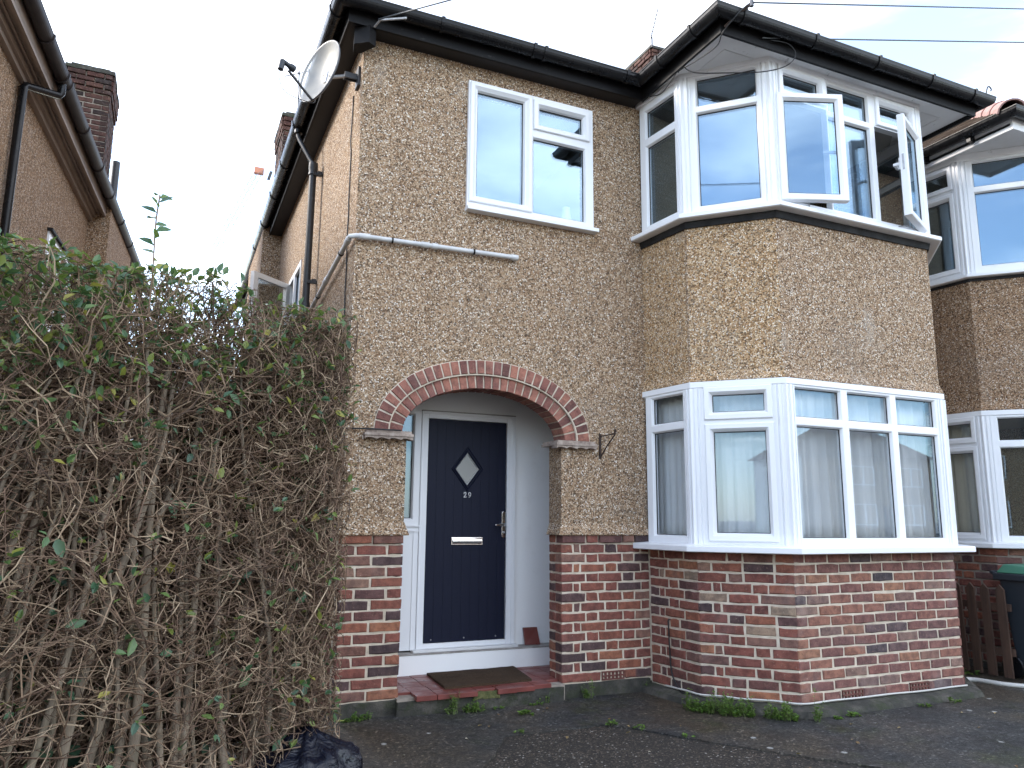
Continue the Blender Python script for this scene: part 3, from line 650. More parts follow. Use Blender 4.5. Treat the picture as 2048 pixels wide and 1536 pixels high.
# --- arch
mb = MB()
def arch_ring(mb, o0, o1, y0, y1, n=64, t0=0, t1=math.pi):
    vs = []; fs = []
    for k in range(n+1):
        t = t0+(t1-t0)*k/n; a = ell(t, o0); b = ell(t, o1)
        vs += [(a[0], y0, a[1]), (b[0], y0, b[1]), (b[0], y1, b[1]), (a[0], y1, a[1])]
    for k in range(n):
        for j in range(4): fs.append((k*4+j, k*4+(j+1) % 4, k*4+4+(j+1) % 4, k*4+4+j))
    fs += [(0, 1, 2, 3), (n*4+3, n*4+2, n*4+1, n*4)]
    return mb.add(vs, fs)
arch_ring(mb, .112, .222, -.004, .1); arch_ring(mb, .006, .111, .026, Dp-.003)
archo = mb.build('arch', 'mortar', house)
def voussoirs(off0, off1, y0, y1, n):
    N = 2000; ts = [math.pi*k/N for k in range(N+1)]; mid = (off0+off1)/2; acc = [0]
    pts = [ell(t, mid) for t in ts]
    for p, q in zip(pts, pts[1:]): acc.append(acc[-1]+math.hypot(q[0]-p[0], q[1]-p[1]))
    Ltot = acc[-1]; ts_at = lambda s: float(np.interp(s, acc, ts))
    w = Ltot/n
    for k in range(n):
        g = .0065+random.uniform(-.0012, .0012); ta, tb = ts_at(k*w+g), ts_at((k+1)*w-g); tm = (ta+tb)/2
        dy = random.uniform(-.003, .003); j = lambda: random.uniform(-.0018, .0018); c = .004
        def pt(t, o, y): a = ell(t, o); return (a[0]+j(), y+dy, a[1]+j())
        e = (tb-ta)*.05
        fr = [pt(ta+e, off0+c, y0), pt(tm, off0+c, y0), pt(tb-e, off0+c, y0), pt(tb-e, off1-c, y0), pt(tm, off1-c, y0), pt(ta+e, off1-c, y0)]
        ed = [pt(ta, off0, y0+.005), pt(tm, off0, y0+.005), pt(tb, off0, y0+.005), pt(tb, off1, y0+.005), pt(tm, off1, y0+.005), pt(ta, off1, y0+.005)]
        bk = [(q[0], y1, q[2]) for q in ed]
        fs = [(0, 1, 4, 5), (1, 2, 3, 4)] + [(o+i, o+(i+1) % 6, o+6+(i+1) % 6, o+6+i) for o in (0, 6) for i in range(6)]
        m_ = MB(); m_.add(fr+ed+bk, fs); m_.build('arch_brick', 'brick_arch', archo)
voussoirs(.114, .217, -.013, .09, 31); voussoirs(.0, .104, .016, Dp-.006, 27)
mb = MB(); arch_ring(mb, .103, .119, -.002, .05); mb.build('mortar_fillet', 'mortar', archo)
# imposts: moulded layers with a wavy underside
def impost(x0, x1):
    p = MB()
    p.box(x0+.012, x1-.012, -.055, Dp, 1.842, 1.862); p.box(x0, x1, -.068, Dp, 1.8225, 1.8415)
    n = 24; poly = [(x0+.004, 1.822)] + [(x0+.004+(x1-x0-.008)*k/n, 1.800+.009*abs(math.sin(k*math.pi/6+.4))-.006*(k % 6 == 0)) for k in range(n+1)] + [(x1-.004, 1.822)]
    m_ = MB(); vs = [(x, -.060, z) for x, z in poly] + [(x, .03, z) for x, z in poly]; k = len(poly)
    fs = [tuple(range(k)), tuple(range(2*k-1, k-1, -1))] + [(i, (i+1) % k, k+(i+1) % k, k+i) for i in range(k)]
    p.add(vs, fs); o = p.build('impost', 'stone_impost', house); return o
impost(.120, .482); impost(1.655, 2.025)
# --- porch
YB = .745
mb = MB(); mb.box(.16, .80, YB, YB+.06, 2.13, 2.62); mb.box(.80, 1.66, YB, YB+.06, 2.13, 2.62); mb.box(1.64, 2.30, YB, YB+.06, -.1, 2.13); mb.box(1.66, 2.30, YB, YB+.06, 2.13, 2.62)
mb.box(.10, .16, .215, YB+.06, -.1, 2.62); mb.box(2.24, 2.30, .215, YB-.0005, -.1, 2.62); mb.box(.16, 2.24, .216, YB-.0005, 2.56, 2.62)
mb.build('porch_wall', 'white_render', house)
mb = MB(); mb.box(.16, 2.24, .60, YB+.05, -.1, .178); mb.build('door_step', 'white_render', house, bevel=.008)
mb = MB(); mb.box(.161, 2.239, .597, YB-.001, .176, .186); roughen(mb.build('step_ledge', 'ledge_cement', house), 5, .003)
mb = MB(); mb.box(.16, 2.24, .2, .60, -.1, .012); mb.box(OL-.02, OR+.0, -.05, .2, -.1, .012); mb.build('porch_floor', 'mortar_dark', house)
TS = .1525
tmesh = {}
for iy in range(5):
    for ix in range(12):
        x = OL-.05+ix*TS+.006*(iy % 2); y = -.10+iy*TS if iy else -.105
        if iy == 0 and (x < OL-.03 or x+TS > OR+.02): continue
        if iy == 1 and (x+TS < OL or x > OR): continue
        xa = max(x, OL+.002) if iy <= 1 else max(x, .2); xb = min(x+TS-.004, OR-.002 if iy <= 1 else 2.2)
        if iy == 0: xa = max(x, OL-.025); xb = min(x+TS-.004, OR+.03)
        if xb-xa < .03: continue
        yb = y+TS-.004; ya = y
        if iy == 0 and ix in (4, 7): ya += .045          # broken nosing
        if iy == 0 and ix == 6: ya += .012
        m_ = MB(); dz = random.uniform(-.0015, .0015)
        m_.box(xa, xb, ya, min(yb, .598), .010 if iy else -.005, .030+dz); m_.build('quarry_tile', 'quarry_tile', house, bevel=.003)
mb = MB(); mb.box(.98, 1.18, -.085, -.045, -.03, .018); roughen(mb.build('moss_patch', 'moss', house), 6, .012, sc=20)

# --- door with frame and side light
YD = .72
FDr = Facet((0, YD), (3, YD))     # s = x, o = toward the street
mb = MB()
mb.box(.782, .838, -.05, .022, .205, 2.13, FDr); mb.box(1.562, 1.640, -.05, .022, .205, 2.13, FDr); mb.box(.838, 1.562, -.05, .022, 2.072, 2.13, FDr)
mb.box(.838, 1.562, -.05, .018, .205, .243, FDr)
mb.box(.776, .790, .022, .030, .205, 2.13, FDr); mb.box(1.605, 1.640, .022, .029, .205, 2.13, FDr); mb.box(.790, 1.605, .022, .029, 2.108, 2.13, FDr)
dfr = mb.build('door_frame', 'upvc', house, bevel=.003)
mb = MB(); mb.box(.74, 1.655, .0, .085, .184, .206, FDr); mb.build('threshold', 'upvc_old', dfr, bevel=.006)
mb = MB(); mb.box(.78, 1.64, .0, .03, 2.1305, 2.139, FDr); mb.build('sealant_strip', 'ledge_cement', dfr)
sl = window(house, FDr, .20, .776, .20, 2.13, [(.26, .709, 1.238, 2.092, 'f')], of=.020, name='side_light')
mb = MB(); mb.box(.2, .775, .018, .040, 1.170, 1.182, FDr); mb.box(.2, .775, .018, .032, 1.130, 1.142, FDr); mb.box(.73, .738, .018, .026, .20, 1.13, FDr); mb.build('rail', 'upvc', sl)
door = MB()
planks = 9; x0, x1 = .842, 1.558
cx, cz, hw, hh = 1.1995, 1.6555, .104, .137
zb_, zt_ = .246, 2.069
# door leaf built plank by plank, with a diamond opening
edges = [x0+(x1-x0)*k/planks for k in range(planks+1)]
def dcut(x): return max(0.0, hh*1.02*(1-abs(x-cx)/(hw*1.02)))
for k in range(planks):
    a, b = edges[k]+.0012, edges[k+1]-.0012
    cuts = sorted({a, b, *[c for c in (cx-hw*1.02, cx, cx+hw*1.02) if a < c < b]})
    for c0, c1 in zip(cuts, cuts[1:]):
        d0, d1 = dcut(c0), dcut(c1)
        for lo, hi in (((zb_, zb_), (cz-d0, cz-d1)), ((cz+d0, cz+d1), (zt_, zt_))):
            door.hexa([FDr(c0, .006, lo[0]), FDr(c1, .006, lo[1]), FDr(c1, -.04, lo[1]), FDr(c0, -.04, lo[0]), FDr(c0, .006, hi[0]), FDr(c1, .006, hi[1]), FDr(c1, -.04, hi[1]), FDr(c0, -.04, hi[0])])
    door.box(edges[k]-.0012 if k else x0, edges[k]+.0012, -.04, .0035, zb_, cz-dcut(edges[k])-.001, FDr); door.box(edges[k]-.0012 if k else x0, edges[k]+.0012, -.04, .0035, cz+dcut(edges[k])+.001, zt_, FDr)
dr = door.build('front_door', 'navy_door', house, label='navy vertical-boarded front door with diamond pane and number 29')
def diamond(prof, mat, name, par):
    vs = []; k = len(prof)
    for dx, dz in ((1, 0), (0, 1), (-1, 0), (0, -1)):
        for sc, o in prof: vs.append(FDr(cx+dx*hw*sc, o, cz+dz*hh*sc))
    m_ = MB(); m_.add(vs, [(c*k+j, c*k+j+1, ((c+1) % 4)*k+j+1, ((c+1) % 4)*k+j) for c in range(4) for j in range(k-1)]); return m_.build(name, mat, par)
diamond([(1.40, .006), (1.38, .016), (1.32, .018), (1.26, .013), (1.20, .020), (1.12, .020), (1.02, .004), (1.0, -.012)], 'navy_door', 'diamond_moulding', dr)
diamond([(1.0, .002), (.985, .003), (.965, -.004), (.955, -.012)], 'upvc_old', 'glazing_bead', dr)
m_ = MB(); m_.add([FDr(cx+dx*hw*1.01, -.012, cz+dz*hh*1.01) for dx, dz in ((1, 0), (0, 1), (-1, 0), (0, -1))] + [FDr(cx+dx*hw*1.01, -.022, cz+dz*hh*1.01) for dx, dz in ((1, 0), (0, 1), (-1, 0), (0, -1))], [(0, 1, 2, 3), (4, 5, 6, 7), (0, 1, 5, 4), (1, 2, 6, 5), (2, 3, 7, 6), (3, 0, 4, 7)])
m_.build('pane', 'frosted', dr)
# digits, ribbon strokes of varying width
def stroke(mb, pts, x, z, h):
    P = [Vector((p[0], p[1])) for p in pts]; ls = []; rs = []
    for i, p in enumerate(P):
        t = (P[min(i+1, len(P)-1)]-P[max(i-1, 0)]).normalized(); n_ = Vector((-t.y, t.x)); w_ = pts[i][2]/2
        ls.append(p+n_*w_); rs.append(p-n_*w_)
    for i in range(len(P)-1):
        q = [ls[i], ls[i+1], rs[i+1], rs[i]]
        mb.hexa([FDr(x+v.x*h, .0065, z+v.y*h) for v in q] + [FDr(x+v.x*h, .011, z+v.y*h) for v in q])
def arc(cx_, cy_, rx, ry, a, b, n, w0, w1):
    return [(cx_+rx*math.cos(math.radians(a+(b-a)*i/n)), cy_+ry*math.sin(math.radians(a+(b-a)*i/n)), w0+(w1-w0)*math.sin(math.pi*i/n)) for i in range(n+1)]
m2 = MB(); hN = .044
stroke(m2, arc(.30, .72, .22, .25, 190, -25, 14, .07, .15)+[(.42, .50, .13), (.22, .25, .09), (.08, .08, .09)], 1.166, 1.415, hN)
stroke(m2, [(.05, .07, .14), (.30, .07, .14), (.56, .07, .12), (.60, .20, .05)], 1.166, 1.415, hN)
m2.tube([FDr(1.166+.12*hN, .009, 1.415+.68*hN), FDr(1.166+.14*hN, .010, 1.415+.68*hN)], .004, 8)
m2.build('number_digit', 'white_paint_digit', dr)
m2 = MB()
stroke(m2, arc(.30, .68, .22, .28, 0, 360, 22, .13, .09), 1.208, 1.415, hN)
stroke(m2, [(.52, .70, .15), (.51, .48, .14), (.42, .22, .11), (.22, .06, .08), (.10, .06, .09)], 1.208, 1.415, hN)
m2.build('number_digit', 'white_paint_digit', dr)
mb = MB(); n = 12
poly = [(1.5365+.0165*math.cos(math.pi*k/n), 1.285+.0165*math.sin(math.pi*k/n)) for k in range(n+1)] + [(1.5365-.0165*math.cos(math.pi*k/n), 1.093-.0165*math.sin(math.pi*k/n)) for k in range(n+1)]
mb.prism(poly, .006, .018, lambda x, z, o: FDr(x, o, z)); hp = mb.build('door_handle', 'chrome', dr, bevel=.002)
mb = MB(); mb.tube([FDr(1.537, .016, 1.189), FDr(1.537, .052, 1.189), FDr(1.52, .060, 1.189), FDr(1.44, .060, 1.187)], [.010, .010, .011, .008], 10); mb.build('lever', 'chrome', dr, smooth=True)
mb = MB(); mb.tube([FDr(1.537, .018, 1.125), FDr(1.537, .024, 1.125)], .009, 12); mb.build('lock_cylinder', 'galvanised', dr)
mb = MB(); mb.box(1.063, 1.345, .006, .016, 1.020, 1.084, FDr); mb.build('letter_plate', 'chrome', dr, bevel=.004)
vs = []; n = 8   # sprung flap, gently convex
for k in range(n+1):
    t = k/n; zz = 1.028+.048*t; o_ = .017+.008*math.sin(math.pi*t)
    vs += [FDr(1.073, o_, zz), FDr(1.335, o_, zz)]
mb = MB(); mb.add(vs, [(2*k, 2*k+1, 2*k+3, 2*k+2) for k in range(n)]); mb.build('letter_flap', 'chrome', dr, smooth=True)
mb = MB()
for x, z in ((.909, .268), (1.194, .272), (1.478, .272)): 
    m_ = MB(); m_.lathe([(0, .010), (.004, .009), (.007, .006), (.0075, .004)], FDr(x, 0, z), (0, -1, 0), 10); m_.build('bolt_cap', 'galvanised', dr)

# --- eaves: soffit, fascia, gutters
EP = [(-.16, 9.0), (-.16, -.16), (2.47, -.16), (2.47, -1.225), (5.40, -1.225), (5.40, -.16), (5.66, -.16)]
sweep(EP[:3], [(-.02, ZE), (-.02, ZE+.012), (-.30, ZE+.012), (-.30, ZE)], False).build('soffit', 'dark_soffit', house)
sweep(EP, [(-.022, ZE-.006), (0, ZE-.006), (0, 5.085), (-.022, 5.085)], False).build('fascia', 'black_paint', house)
for k in range(4):
    o0, o1 = -.024-.185*k, -.024-.185*(k+1)+.006
    sweep([(2.47, -.02), (2.47, -1.225), (5.40, -1.225), (5.40, -.02)], [(o0, 4.972+.001*(k % 2)), (o0, 4.99), (o1, 4.99), (o1, 4.972+.001*(k % 2))], False).build('soffit_board', 'white_soffit', house)
mb = MB(); mb.prism([(2.5, -.01), (2.5, -1.2), (5.37, -1.2), (5.37, -.01)], 4.994, 5.01); mb.build('soffit_backing', 'dark_soffit', house)
gp = []
for k in range(13): a = math.pi+math.pi*k/12; gp.append((.066+.058*math.cos(a), 5.078+.066*math.sin(a)))
gp += [(.127, 5.088), (.127, 5.094), (.116, 5.094), (.116, 5.078)] + [(.066+.051*math.cos(a), 5.078+.058*math.sin(a)) for a in [2*math.pi-math.pi*k/8 for k in range(1, 8)]] + [(.012, 5.078)]
gut = sweep(EP, gp, False).build('gutter', 'black_plastic', house)
def bracket(P, d, n_):
    F = Facet(P, (P[0]+d[0], P[1]+d[1])); m_ = MB(); pr = [(.066+.066*math.cos(math.pi+math.pi*k/10), 5.076+.074*math.sin(math.pi+math.pi*k/10)) for k in range(11)] + [(.135, 5.10), (.112, 5.10), (.112, 5.09), (.02, 5.09)]
    m_.prism(pr, -.014, .014, lambda o, z, a: F(a, o, z)); m_.build('gutter_bracket', 'black_plastic', gut)
for x in (.55, 1.35, 1.45, 2.25): bracket((x, -.16), (1, 0), 0)
for y in (-.05, .9, 1.86, 2.8, 3.7, 4.7, 5.7): bracket((-.16, y), (0, -1), 0)
for y in (-.55, -1.0): bracket((2.47, y), (0, -1), 0)
for x in (2.62, 3.35, 4.05, 4.7, 5.25): bracket((x, -1.225), (1, 0), 0)
mb = MB(); mb.prism([(-.29, -.29), (-.02, -.29), (-.02, -.22), (-.22, -.02), (-.29, -.02)], 5.085, 5.10); mb.build('gutter_corner', 'black_plastic', gut)
mb = MB(); mb.prism([(-.10, -.10), (.0, -.17), (.06, -.13), (-.02, -.0), (-.08, .02)], 4.80, 4.945); mb.build('corner_block', 'black_paint', house)
# roof
RZ = 5.09; pt = math.tan(math.radians(33.5))
def roof_main(x0, x1, hipL=True):
    y0, y1 = -.24, 9.1; yr = (y0+y1)/2; zr = RZ+(yr-y0)*pt
    if hipL: v = [(x0, y0, RZ), (x1, y0, RZ), (x1, y1, RZ), (x0, y1, RZ), (x0+(yr-y0), yr, zr), (x1, yr, zr)]
    else: v = [(x0, y0, RZ), (x1, y0, RZ), (x1, y1, RZ), (x0, y1, RZ), (x0, yr, zr), (x1-(yr-y0), yr, zr)]
    return MB().add(v, [(0, 1, 5, 4), (1, 2, 5), (2, 3, 4, 5), (3, 0, 4), (3, 2, 1, 0)]), yr, zr
def roof_bay(x0, x1, yf):
    xm = (x0+x1)/2; h = xm-x0; zr = RZ+h*pt; yb = -.24+(zr-RZ)/pt
    return MB().add([(x0, yf, RZ), (x1, yf, RZ), (x1, .6, RZ), (x0, .6, RZ), (xm, yf+h, zr), (xm, yb+.3, zr)], [(0, 1, 4), (1, 2, 5, 4), (3, 0, 4, 5), (2, 3, 5), (3, 2, 1, 0)]), xm, h, zr
rm, yr, zr = roof_main(-.24, 5.66); roof = rm.build('roof', 'roof_tile', house)
rb_, _, _, _ = roof_bay(2.40, 5.47, -1.30); rb_.build('bay_roof', 'roof_tile', roof)

# --- rooms behind the glass
mb = MB(); mb.box(.2, 5.6, 2.6, 2.66, -.1, 4.96); mb.box(2.44, 2.54, .216, 2.6, .2, 4.96); mb.prism([(2.2, 2.6), (2.60, 0.01), (2.68, -.50), (3.14, -.96), (4.74, -.96), (5.20, -.5), (5.28, .01), (5.58, 2.6)], 2.45, 3.30)
mb.box(.2, 2.44, .9, 2.6, 2.7, 3.4); mb.box(.2, 5.6, .22, 2.6, 4.945, 4.96); mb.prism([(2.66, .25), (2.72, -.48), (3.16, -.94), (4.74, -.94), (5.18, -.48), (5.24, .25)], 4.944, 4.958)
mb.build('room_wall', 'room_wall', house)
mb = MB(); mb.prism([(2.6, 2.6), (2.7, -.48), (3.14, -.94), (4.74, -.94), (5.2, -.48), (5.5, 2.6)], .1, .25); mb.box(.2, 2.4, .82, 2.6, .1, .2); mb.build('room_floor', 'room_floor', house)
mb = MB(); mb.box(.2, .24, .22, 2.6, 2.7, 4.94); mb.build('room_partition', 'room_wall', house)
# an inner door seen through the open casement
mb = MB(); mb.box(4.15, 4.92, 2.56, 2.59, 3.3, 4.6); mb.box(3.9, 3.96, 2.50, 2.59, 3.3, 4.7); mb.build('inner_door', 'upvc_old', house)

# --- waste pipes, downpipe, cables on the walls
def pipe(name, pts, r, mat, par, n=12): m_ = MB(); m_.tube(pts, r, n); return m_.build(name, mat, par, smooth=True)
wp = pipe('waste_pipe', [(1.30, .02, 3.322), (1.295, -.035, 3.322), (1.27, -.042, 3.322), (.06, -.042, 3.300), (0, -.042, 3.297), (-.042, -.02, 3.292), (-.042, .06, 3.286), (-.042, 1.62, 3.150), (-.055, 1.70, 3.135), (-.07, 1.72, 3.05)], .0185, 'waste_pipe', house)
for p, q in (((1.31, -.042, 3.322), (1.255, -.042, 3.321)), ((.50, -.042, 3.308), (.56, -.042, 3.309)), ((.585, -.042, 3.3095), (.63, -.042, 3.310)), ((.02, -.042, 3.2975), (.10, -.042, 3.301)), ((-.042, .02, 3.290), (-.042, .10, 3.283)), ((-.042, .86, 3.217), (-.042, .95, 3.209))):
    pipe('pipe_socket', [p, q], .0235, 'waste_pipe', wp)
for x in (.27, .93): pipe('pipe_clip', [(x-.006, -.042, 3.297+x*.018), (x+.006, -.042, 3.297+x*.018)], .0245, 'black_plastic', wp)
for y in (.30, 1.28): pipe('pipe_clip', [(-.042, y-.008, 3.290-.0873*y), (-.042, y+.008, 3.290-.0873*y)], .0245, 'black_plastic', wp)
yp = 1.70
dp = pipe('downpipe', [(-.225, 1.86, 5.02), (-.225, 1.86, 4.955), (-.215, 1.85, 4.92), (-.11, 1.73, 4.66), (-.085, 1.70, 4.62), (-.085, 1.70, 4.55)], .021, 'iron_pipe', house)
pipe('pipe_section', [(-.085, yp, 4.56), (-.085, yp, 3.10), (-.085, yp, .0)], .034, 'iron_pipe', dp)
pipe('pipe_collar', [(-.085, yp, 4.62), (-.085, yp, 4.56), (-.085, yp, 4.53), (-.085, yp, 4.50)], [.044, .046, .040, .046], 'iron_pipe', dp)
pipe('pipe_collar', [(-.085, yp, 3.22), (-.085, yp, 3.14), (-.085, yp, 3.11)], [.040, .046, .043], 'iron_pipe', dp)
for z in (4.50, 3.42): m_ = MB(); m_.box(-.09, .0, yp-.05, yp-.03, z-.015, z+.015); m_.box(-.05, -.01, yp-.075, yp-.03, z-.02, z+.02); m_.build('pipe_clip', 'iron_pipe', dp)
pipe('outlet', [(-.225, 1.86, 5.05), (-.225, 1.86, 4.98)], .04, 'black_plastic', dp)

def cable(name, pts, r, mat, label, cat='cable', group=None, n=6):
    m_ = MB(); m_.tube(pts, r, n); o = m_.build(name, mat, None, smooth='all'); o['label'] = label; o['category'] = cat
    if group: o['group'] = group
    return o
def smooth_path(pts, n=8):
    P = [Vector(p) for p in pts]; out = []
    for i in range(len(P)-1):
        a, b, c, d = P[max(i-1, 0)], P[i], P[i+1], P[min(i+2, len(P)-1)]
        for k in range(n):
            t = k/n; out.append(.5*((2*b)+(c-a)*t+(2*a-5*b+4*c-d)*t*t+(3*b-a-3*c+d)*t**3))
    return out+[P[-1]]
zz = np.linspace(4.6, 1.9, 22)
cable('wall_cable', [(-.008+random.uniform(-.004, .003), .30-.10*(i/21)+random.uniform(-.012, .012), z) for i, z in enumerate(zz)] + [(-.01, .14, 1.875), (-.012, .03, 1.868), (-.004, -.012, 1.866), (.05, -.012, 1.868), (.16, -.07, 1.866), (.38, -.075, 1.864)], .0055, 'cable_black', 'thin black cable running down the side wall beside the front corner')

# ================================================================== RIGHT-HAND NEIGHBOUR (other half of the pair)
nb = thing('house', 'right-hand neighbouring half of the pair with its own white bay windows and tiled roof', 'house', (6, 0, -.1))
DX = 3.46
NB = [(x+DX, y) for x, y in BAY]
NA, NBf, NC, ND, NE = [Facet(p, q) for p, q in zip(NB, NB[1:])]
mb = MB(); mb.box(5.661, NB[0][0]+.1, 0, .2, 1.1, ZE); mb.box(NB[5][0]-.1, 11.3, 0, .2, -.1, ZE); mb.box(11.1, 11.3, .2, 9, -.1, ZE); mb.box(5.661, 11.1, 8.8, 9, -.1, ZE); mb.build('front_wall', 'pebbledash_brown_shaded', nb)
sweep(NB, [(0, ZL1), (0, ZU0), (-.18, ZU0), (-.18, ZL0), (.030, ZL0), (.030, ZL0+.008)]).build('bay_wall', 'pebbledash_brown_shaded', nb)
nbase = sweep(NB, [(-.011, -.12), (-.011, 1.03), (-.2, 1.03), (-.2, -.12)]).build('bay_base', 'mortar_dark', nb)
mb = MB(); mb.box(5.661, NB[0][0]+.05, .01, .2, -.12, 1.1); mb.build('brick_pier', 'mortar_dark', nb)
brick_wall(nbase, NA, ZB, 14, 'flemish', a0=.012); brick_wall(nbase, NBf, ZB, 14, 'stretcher')
brick_wall(nbase, Facet((5.665, 0), (NB[0][0], 0)), ZB, 15, 'stretcher')
mb = MB()
for F in (NC, ND, NE):
    for i in range(14):
        for s, l in course_lengths(F.len, 'stretcher', i): mb.box(s, s+l, -.1, 0, ZB+i*.075+.006, ZB+i*.075+.069, F)
mb.build('brickwork', 'brick', nbase, kind='stuff')
def nsweep(prof, name, mat): return sweep(NB, prof).build(name, mat, nb)
nsweep([(-.06, 1.008), (.10, 1.008), (.11, 1.014), (.11, 1.05), (.02, 1.066), (-.06, 1.066)], 'window_sill', 'upvc')
nsweep([(-.06, ZU0), (.07, ZU0), (.08, ZU0+.006), (.08, 3.69), (.02, 3.706), (-.06, 3.706)], 'window_sill', 'upvc')
nsweep([(.006, ZU0-.03), (.012, ZU0-.03), (.02, ZU0-.002), (-.02, ZU0-.002)], 'lead_flashing', 'lead')
nsweep([(-.04, 2.262), (.018, 2.262), (.030, 2.272), (.030, 2.316), (-.04, 2.316)], 'head_trim', 'upvc')
nsweep([(-.04, 4.90), (.032, 4.90), (.040, 4.91), (.040, 4.995), (-.04, 4.995)], 'head_trim', 'white_soffit')
nsweep([(-.05, -.13), (.09, -.13), (.07, -.055), (-.05, -.041)], 'plinth', 'plinth_concrete')
posts(NB, 1.064, 2.263, nb); posts(NB, 3.704, 4.905, nb)
for z0, z1, t0, t1, g0, g1 in ((1.064, 2.264, 2.073, 2.206, 1.15, 1.917), (3.704, 4.905, 4.69, 4.83, 3.80, 4.53)):
    window(nb, NA, .03, NA.len-.04, z0, z1, [(.10, .445, t0, t1, 'c'), (.10, .445, g0, g1, 'c')])
for z0, z1, t, g in ((1.064, 2.264, (2.027, 2.236), (1.125, 1.95)), (3.704, 4.905, (4.62, 4.87), (3.782, 4.545))):
    window(nb, NBf, .04, NBf.len-.04, z0, z1, [(.125, .595, *t, 'f'), (.125, .595, *g, 'f')])
    ll = []
    for a, c in ((.085, .54), (.63, 1.08), (1.168, 1.612)): ll += [(a, c, *t, 'f'), (a, c, *g, 'f')]
    window(nb, NC, .045, NC.len-.04, z0, z1, ll)
    window(nb, ND, .04, ND.len-.04, z0, z1, [(.125, .595, *t, 'f'), (.125, .595, *g, 'f')]); window(nb, NE, .04, NE.len-.03, z0, z1, [(.06, .455, *t, 'f'), (.06, .455, *g, 'f')])
NEP = [(5.665, -.16), (5.93, -.16), (5.93, -1.225), (8.86, -1.225), (8.86, -.16), (11.46, -.16), (11.46, 9)]
sweep(NEP, [(-.022, ZE-.006), (0, ZE-.006), (0, 5.085), (-.022, 5.085)], False).build('fascia', 'white_soffit', nb)
sweep(NEP, gp, False).build('gutter', 'black_plastic', nb)
for k in range(2): m_ = MB(); m_.box(5.86, 5.93, -.35-.5*k, -.31-.5*k, 4.97, 5.04); m_.build('gutter_bracket', 'black_plastic', nb)
mb = MB(); mb.prism([(5.93, -.02), (5.93, -1.2), (8.84, -1.2), (8.84, -.02)], 4.975, 5.0); mb.build('soffit', 'white_soffit', nb)
mb = MB(); mb.box(5.67, 5.93, -.16, 0, ZE, ZE+.012); mb.box(8.86, 11.4, -.16, 0, ZE, ZE+.012); mb.build('soffit', 'dark_soffit', nb)
rm, yr, zr = roof_main(5.661, 11.6, False); nroof = rm.build('roof', 'roof_tile', nb)
rb_, xm, hB, zB = roof_bay(5.84, 8.95, -1.30); rb_.build('bay_roof', 'roof_tile', nroof)
# tile courses on the slope that is seen, each row a lapped strip
hyp = Vector((1, 0, pt)).normalized()
for k in range(15):
    s0 = k*.105; x = 5.84+s0*hyp.x; z = RZ+s0*hyp.z
    if x > xm-.05: break
    y0 = -1.30+(x-5.84); y1 = .1+(x-5.84)*.98; dx, dz = hyp.x*.13, hyp.z*.13; nx, nz_ = -hyp.z, hyp.x
    w = .165; yy = y0+.02
    m_ = MB(); yy -= w*.5*(k % 2)
    while yy < y1:
        a, b = max(yy, y0+.01), min(yy+w-.004, y1)
        if b-a > .02:
            l = .022+random.uniform(-.003, .003)
            m_.hexa([(x+nx*.004, a, z+nz_*.004), (x+nx*.004, b, z+nz_*.004), (x+dx, b, z+dz), (x+dx, a, z+dz), (x+nx*l, a, z+nz_*l), (x+nx*l, b, z+nz_*l), (x+dx+nx*.012, b, z+dz+nz_*.012), (x+dx+nx*.012, a, z+dz+nz_*.012)])
        yy += w
    m_.build('tile_row', 'roof_tile', nroof, kind='stuff')
# hip and ridge tiles, half-round, lapped
def hip_tiles(p, q, n, par):
    p, q = Vector(p), Vector(q); t = (q-p); L_ = t.length; t.normalize(); sd_ = t.cross(Vector((0, 0, 1))).normalized(); u_ = sd_.cross(t)
    for k in range(n):
        a = p+t*(L_*k/n); b = p+t*(L_*(k+1.12)/n); m_ = MB(); vs = []
        for c, r in ((a, .125), (b, .112)):
            for rr_ in (r, r-.015):
                for i in range(9): an = math.pi*i/8; vs.append(c+sd_*math.cos(an)*rr_+u_*(math.sin(an)*rr_-.045))
        fs = []
        for i in range(8): fs += [(i, i+1, 18+i+1, 18+i), (9+i, 9+i+1, 27+i+1, 27+i), (i, i+1, 9+i+1, 9+i), (18+i, 18+i+1, 27+i+1, 27+i)]
        m_.add(vs, fs); m_.build('hip_tile', 'ridge_tile', par)
hip_tiles((5.86, -1.28, RZ+.02), (xm, -1.30+hB, zB+.02), 7, nroof); hip_tiles((xm, -1.30+hB, zB+.02), (xm, 1.25, zB+.02), 3, nroof)
mb = MB(); mb.box(5.66, 11.2, 2.6, 2.66, -.1, 4.96); mb.prism([(5.75, 2.6), (6.08, .01), (6.14, -.5), (6.6, -.96), (8.2, -.96), (8.7, -.5), (8.74, .01), (9, 2.6)], 2.45, 3.3); mb.prism([(6.1, .25), (6.16, -.48), (6.62, -.94), (8.2, -.94), (8.68, -.48), (8.7, .25)], 4.944, 4.958); mb.box(5.67, 11.1, .22, 2.6, 4.945, 4.96); mb.build('room_wall', 'room_wall', nb)
mb = MB(); mb.prism([(5.9, 2.6), (6.16, -.48), (6.62, -.94), (8.2, -.94), (8.68, -.48), (9, 2.6)], .1, .25); mb.build('room_floor', 'room_floor', nb)

